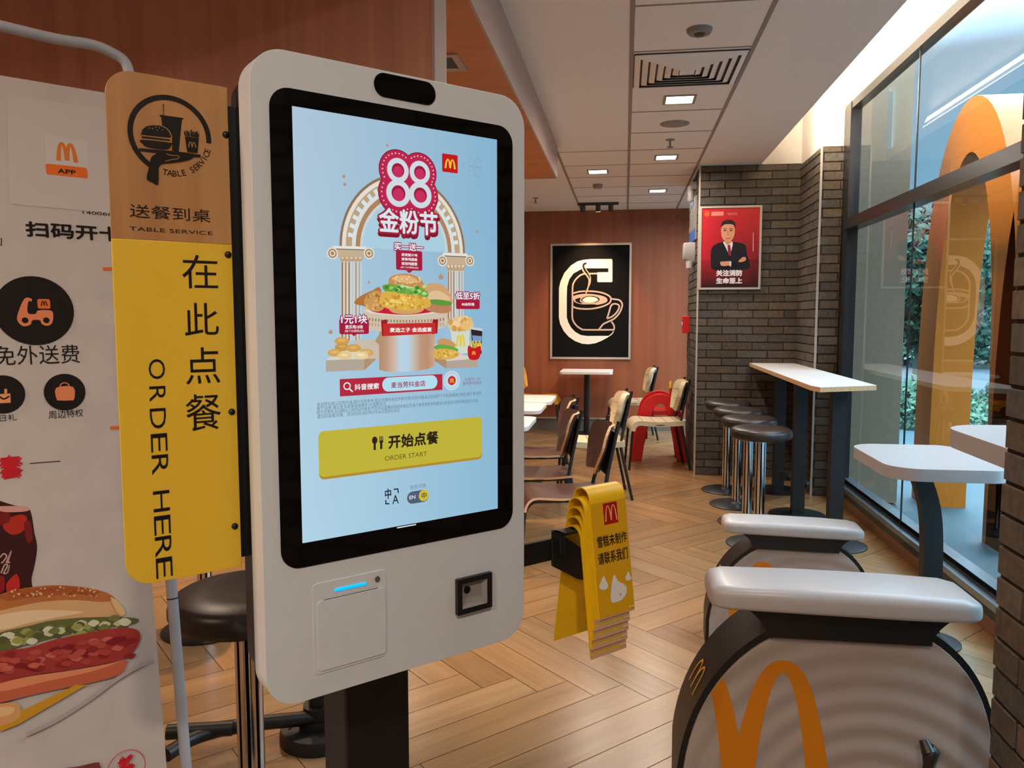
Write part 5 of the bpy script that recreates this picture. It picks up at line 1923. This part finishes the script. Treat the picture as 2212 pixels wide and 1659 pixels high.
a.stroke(p6([(444, 785), (440, 820), (452, 822)]), 0.003, (170, 106, 80))
a.stroke(p6([(424, 846), (445, 850), (466, 846)]), 0.005, (160, 86, 76))
a.curve(p6([(380, 1050), (420, 1046), (465, 1045), (462, 1075), (420, 1085), (385, 1080)]), (208, 146, 116))
a.poly(p6([(458, 1045), (472, 1046), (470, 1095), (456, 1092)]), (226, 220, 220))
a.curve(p6([(535, 1040), (570, 1010), (594, 1012), (596, 1035), (570, 1050), (540, 1052)]), (208, 146, 116))
a.stroke(p6([(330, 1090), (420, 1098), (520, 1072), (600, 1040)]), 0.006, (12, 10, 14))
a.text('关注消防', Z6(342, 1118), Z6(566, 1172), (232, 224, 220), 0.05)
a.text('生命至上', Z6(342, 1184), Z6(566, 1236), (232, 224, 220), 0.05)
a.stroke(p6([(660, 800), (658, 960)]), 0.008, (222, 150, 150), False)
a.build('poster_print', M_paper, sh2)

# ------------------------------------------------------------------ things on the pillar's left side
em = thing('emergency_light', 'cream twin emergency lamp housing on the side of the brick pillar', 'emergency light', (PXL - 0.006, 7.62, 2.02))
b = MB().prism([(-0.075, 0.13), (0.075, 0.13), (0.085, 0.02), (0.045, -0.06), (-0.045, -0.06), (-0.085, 0.02)][::-1], lambda y, z: (0.0, y, z), lambda y, z: (-0.11, y, z * 0.8 + 0.02))
b.build('housing', M_saddle, em, bevel=0.008)
MB().lathe([(0.03, -0.11), (0.035, -0.04)], (-0.05, -0.02, 0), 16).build('lamp_head', M_saddle, em, smooth=50)
cv = thing('security_camera', 'small white camera high on the side of the brick pillar', 'camera', (PXL - 0.006, 7.55, 2.60))
MB().box(-0.05, 0.0, -0.04, 0.04, 0.03, 0.10).build('bracket', M_grey, cv, bevel=0.005)
MB().tube([(-0.055, 0.02, 0.06), (-0.055, -0.02, -0.07), (-0.055, -0.024, -0.085)], [0.026, 0.03, 0.015], 16).build('camera_body', M_saddle, cv, smooth=50)
lb = thing('wall_sign', 'narrow blue and grey sign hung high on the side of the brick pillar', 'sign', (PXL - 0.004, 7.75, 2.17))
M_blue = pm('blue_sign_band', (40, 110, 200), 0.4)
MB().box(-0.018, 0, -0.28, 0.28, 0.0, 0.40).build('sign_board', M_grey, lb)
MB().box(-0.021, -0.017, -0.28, 0.28, 0.0, 0.10).build('blue_band', M_blue, lb)
MB().box(-0.021, -0.017, -0.10, 0.28, 0.34, 0.40).build('blue_band', M_blue, lb)
fa = thing('fire_alarm_box', 'red fire alarm box on the side of the brick pillar', 'alarm', (PXL - 0.004, 8.12, 1.29))
MB().box(-0.07, 0, -0.06, 0.06, 0, 0.17).build('housing', M_red, fa, bevel=0.006)
MB().tube([(-0.07, 0.0, 0.085), (-0.078, 0.0, 0.085)], 0.025, 16).build('button', M_saddle, fa)

# ------------------------------------------------------------------ ceiling fittings
GL = 'square glowing ceiling lamps'
def lamp(label, x, y, z):
    t = thing('ceiling_lamp', label, 'ceiling light', (x, y, z), 0, GL)
    b = MB()
    for (x0_, x1_, y0_, y1_) in ((-0.098, 0.098, -0.098, -0.082), (-0.098, 0.098, 0.082, 0.098), (-0.098, -0.082, -0.082, 0.082), (0.082, 0.098, -0.082, 0.082)):
        b.box(x0_, x1_, y0_, y1_, -0.006, 0)
    b.build('frame', M_grid, t)
    MB().box(-0.082, 0.082, -0.082, 0.082, -0.004, -0.001).build('diffuser', M_glow, t)
    return t
ll = ['nearest square ceiling lamp, just past the air vent', 'square ceiling lamp second from the air vent', 'farthest square ceiling lamp in the tiled strip', 'square ceiling lamp left of the tiled strip, past the bulkhead end']
l0 = lamp(ll[0], PANELS[0][0], PANELS[0][1], CZ - 0.0005)
for (x, y), l in zip(PANELS[1:], ll[1:]): dup(l0, (x, y, CZ - 0.0005), 0, l)
for i, (x, y) in enumerate(FILL_LIGHTS):
    if y < 0: continue

vt_ = thing('air_vent', 'square slatted air vent in the ceiling tiles', 'air vent', (0.3205, 4.483, CZ - 0.004))
MB().box(-0.29, 0.29, -0.29, 0.29, -0.001, 0.003).build('backing', M_grille, vt_)
for k in range(6):
    r0 = 0.285 - 0.042 * k
    b = MB()
    q0, q1 = r0, r0 - 0.030
    zz0, zz1 = -0.016, -0.004
    A4 = [(-q0, -q0), (q0, -q0), (q0, q0), (-q0, q0)]
    B4 = [(-q1, -q1), (q1, -q1), (q1, q1), (-q1, q1)]
    vs = [(x, y, zz1) for x, y in A4] + [(x, y, zz0) for x, y in B4] + [(x, y, zz1 + 0.002) for x, y in A4] + [(x, y, zz0 + 0.002) for x, y in B4]
    fs = []
    for i in range(4):
        j = (i + 1) % 4
        fs += [(i, j, 4 + j, 4 + i), (8 + i, 12 + i, 12 + j, 8 + j), (4 + i, 4 + j, 12 + j, 12 + i), (i, 8 + i, 8 + j, j)]
    b.add(vs, fs)
    b.build('slat', M_ceil, vt_)
MB().box(-0.04, 0.04, -0.04, 0.04, -0.014, -0.010).build('centre_plate', M_ceil, vt_)
sd = thing('smoke_detector', 'round smoke detector on the ceiling before the air vent', 'detector', (0.332, 3.886, CZ))
MB().lathe([(0.05, -0.022), (0.058, -0.012), (0.06, 0.0)], n=28).build('housing', M_grey, sd, smooth=50)
MB().lathe([(0.02, -0.03), (0.028, -0.021)], n=20).build('sensor', M_grille, sd, smooth=50)
sp = thing('ceiling_speaker', 'flat round speaker in the ceiling between two square lamps', 'speaker', (0.329, 5.70, CZ))
MB().lathe([(0.098, -0.005), (0.102, -0.002), (0.102, 0.0)], n=36).build('grille', M_grey, sp, smooth=50)
def sprinkler(label, x, y):
    t = thing('sprinkler', label, 'sprinkler', (x, y, CZ), 0, 'fire sprinklers')
    MB().lathe([(0.035, -0.004), (0.036, 0.0)], n=20).build('plate', M_grey, t, smooth=50)
    MB().tube([(0, 0, 0), (0, 0, -0.055)], 0.008, 8).build('stem', M_grey, t)
    MB().lathe([(0.024, -0.060), (0.024, -0.055)], n=16).build('deflector', M_grey, t)
    return t
s0 = sprinkler('fire sprinkler in the ceiling past the round speaker', 0.326, 6.2)
dup(s0, (-1.02, 8.95, CZ), 0, 'fire sprinkler in the ceiling left, near the far wall')
de = thing('smoke_detector', 'small grey detector past the lamp left of the tiled strip', 'detector', (-0.29, 8.15, CZ))
MB().lathe([(0.04, -0.04), (0.05, -0.02), (0.05, 0.0)], n=20).build('housing', M_grey, de, smooth=50)
tk = thing('track_light', 'dark spotlight track on the ceiling before the coffee poster', 'track light', (-0.33, 9.42, CZ))
MB().box(-0.24, 0.24, -0.02, 0.02, -0.03, 0).build('track', M_grille, tk)
for x in (-0.18, 0.0, 0.15):
    hd = MB().tube([(x, 0, -0.03), (x, 0.02, -0.10)], 0.03, 14).build('spot_head', M_grille, tk, smooth=50)
    if x == 0.0:
        MB().tube([(x, 0.02, -0.1005), (x, 0.0205, -0.103)], 0.026, 14).build('lamp_face', M_glow_in, hd)
tk2 = thing('track_light', 'black spotlight under the end of the wood bulkhead', 'track light', (-0.78, 6.36, CZ))
b = MB().box(-0.03, 0.03, -0.02, 0.10, -0.04, 0)
b.build('track', M_black, tk2)
MB().tube([(0, 0.05, -0.04), (0.03, 0.08, -0.17)], 0.032, 14).build('spot_head', M_black, tk2, smooth=50)
dl = thing('recessed_spotlight', 'square recessed spotlight in the wood soffit', 'ceiling light', (-0.80, 3.42, 2.555))
b = MB()
for (x0_, x1_, y0_, y1_) in ((-0.09, 0.09, -0.11, -0.08), (-0.09, 0.09, 0.08, 0.11), (-0.09, -0.06, -0.08, 0.08), (0.06, 0.09, -0.08, 0.08)):
    b.box(x0_, x1_, y0_, y1_, -0.008, 0)
b.build('frame', M_fascia, dl)
MB().box(-0.06, 0.06, -0.08, 0.08, -0.003, 0).build('recess', M_black, dl)
MB().lathe([(0.016, -0.012), (0.018, -0.003)], (-0.01, 0.015, 0), 12).build('bulb', M_glow_in, dl, smooth=50)
cs = tag(MB().box(1.12, 1.16, -3.1, 6.5, CZ + 0.085, CZ + 0.10).build('cove_lamp_strip', M_glow, None), 'light strip lying hidden on the edge of the dropped ceiling', 'light strip')

# ------------------------------------------------------------------ outside the window
g = MB().quad((1.74, -8, -0.06), (60, -8, -0.06), (60, 60, -0.06), (1.74, 60, -0.06)).build('ground_paving', M_pave)
struct(g)
struct(MB().box(1.76, 2.19, 6.58, 6.90, -0.05, 3.6).build('wall_outer', M_fin))
# big yellow double arch standing outside
ar = thing('outdoor_arch_sign', 'large yellow double-arch sign standing outside the window', 'sign', (2.56, 5.0, -0.06))
def arch_loop(y0, y1, w, top):
    out, inn = [], []
    cy_, hy = (y0 + y1) / 2, (y1 - y0) / 2
    for i in range(33):
        A = pi * i / 32
        out.append((cy_ - (hy) * cos(A), top * max(0, sin(A)) ** 0.55))
        inn.append((cy_ - (hy - w) * cos(A), (top - w * 1.15) * max(0, sin(A)) ** 0.55))
    return out, inn
for (ya, yb_) in ((5.22, 6.86), (3.62, 5.50)):
    out, inn = arch_loop(ya - 5.0, yb_ - 5.0, 0.33, 3.05)
    n = len(out)
    b = MB()
    vs = []
    for x in (-0.16, 0.13):
        vs += [(x, p[0], p[1]) for p in out] + [(x, p[0], p[1]) for p in inn]
    m = 2 * n
    fs = []
    for i in range(n - 1):
        fs += [(i, i + 1, m + i + 1, m + i), (n + i, m + n + i, m + n + i + 1, n + i + 1), (i, n + i, n + i + 1, i + 1), (m + i, m + i + 1, m + n + i + 1, m + n + i)]
    fs += [(0, m, m + n, n), (n - 1, 2 * n - 1, m + 2 * n - 1, m + n - 1)]
    b.add(vs, fs)
    b.build('arch', M_arch, ar, smooth=40)
def tree(label, loc, h, r, seed, mat):
    t = thing('tree', label, 'tree', loc, 0, 'trees outside the window')
    rr = random.Random(seed)
    b = MB().tube(bezier([(0, 0, 0), (0.1, 0.05, h * 0.3), (0.0, 0.15, h * 0.62), (0.1, 0.1, h * 0.85)], 5), [0.16] * 6 + [0.12] * 5 + [0.06] * 5, 10)
    for k in range(4):
        A = rr.random() * 6.28
        b.tube(bezier([(0.03, 0.1, h * 0.42), (0.5 * r * cos(A), 0.5 * r * sin(A), h * 0.6), (0.8 * r * cos(A), 0.8 * r * sin(A), h * 0.72)], 4), 0.05, 7)
    b.build('trunk', M_bark, t, smooth=50)
    c = MB()
    for i in range(6000):
        A, B = rr.random() * 6.28, rr.random() * 2 - 1
        q_ = rr.random() ** 0.4
        x, y, z = r * q_ * cos(A) * sqrt(1 - B * B), r * q_ * sin(A) * sqrt(1 - B * B), h * 0.66 + h * 0.36 * q_ * B
        s_ = 0.05 + 0.07 * rr.random()
        d1 = Vector((rr.random() - 0.5, rr.random() - 0.5, rr.random() - 0.5)).normalized() * s_
        d2 = d1.orthogonal().normalized() * s_ * 0.6
        p = Vector((x, y, z))
        c.quad(p - d1, p + d2, p + d1, p - d2)
    c.build('crown', mat, t)
    return t
tree('tree with dark green leaves beside the yellow arch outside', (5.0, 14.2, -0.06), 3.4, 1.3, 1, M_leaf)
tree('tree seen through the gap in the yellow arch outside', (8.8, 17.6, -0.06), 4.3, 1.7, 2, M_leaf)
tree('paler tree farther back outside the window', (5.2, 20.5, -0.06), 4.5, 1.8, 3, M_leaf)
def bush(label, loc, r, h, seed, mat):
    t = thing('shrub', label, 'shrub', loc, 0, 'low shrubs outside the window')
    rr = random.Random(seed)
    c = MB()
    for i in range(1800):
        A, q_ = rr.random() * 6.28, rr.random() ** 0.5
        z = h * (1 - q_ * q_) * (0.3 + 0.7 * rr.random())
        p = Vector((r * q_ * cos(A), r * q_ * sin(A), z + 0.03))
        s_ = 0.035 + 0.045 * rr.random()
        d1 = Vector((rr.random() - 0.5, rr.random() - 0.5, rr.random() - 0.3)).normalized() * s_
        d2 = d1.orthogonal().normalized() * s_ * 0.6
        c.quad(p - d1, p + d2, p + d1, p - d2)
    c.build('foliage', mat, t)
    MB().tube([(0, 0, 0), (0, 0, h * 0.6)], 0.03, 6).build('stem', M_bark, t)
bush('low pale shrub left of the yellow arch leg outside', (4.3, 11.6, -0.06), 0.8, 0.75, 5, M_leaf2)
bush('low shrub showing between the yellow arch legs outside', (6.6, 13.6, -0.06), 0.95, 0.8, 6, M_leaf2)
hedge = MB()
rr = random.Random(9)
for i in range(22000):
    x, y = 3 + rr.random() * 22, 24 + rr.random() * 6
    z = rr.random() ** 0.8 * (3.4 + 1.3 * sin(x * 1.1) + 0.8 * sin(x * 2.7))
    p = Vector((x, y, max(0, z)))
    s_ = 0.08 + 0.1 * rr.random()
    d1 = Vector((rr.random() - 0.5, rr.random() - 0.5, rr.random() - 0.5)).normalized() * s_
    d2 = d1.orthogonal().normalized() * s_ * 0.7
    hedge.quad(p - d1, p + d2, p + d1, p - d2)
h = hedge.build('tree_line', M_leaf, None)
tag(h, 'dense line of trees far behind the paving outside the window', 'trees', kind='stuff')
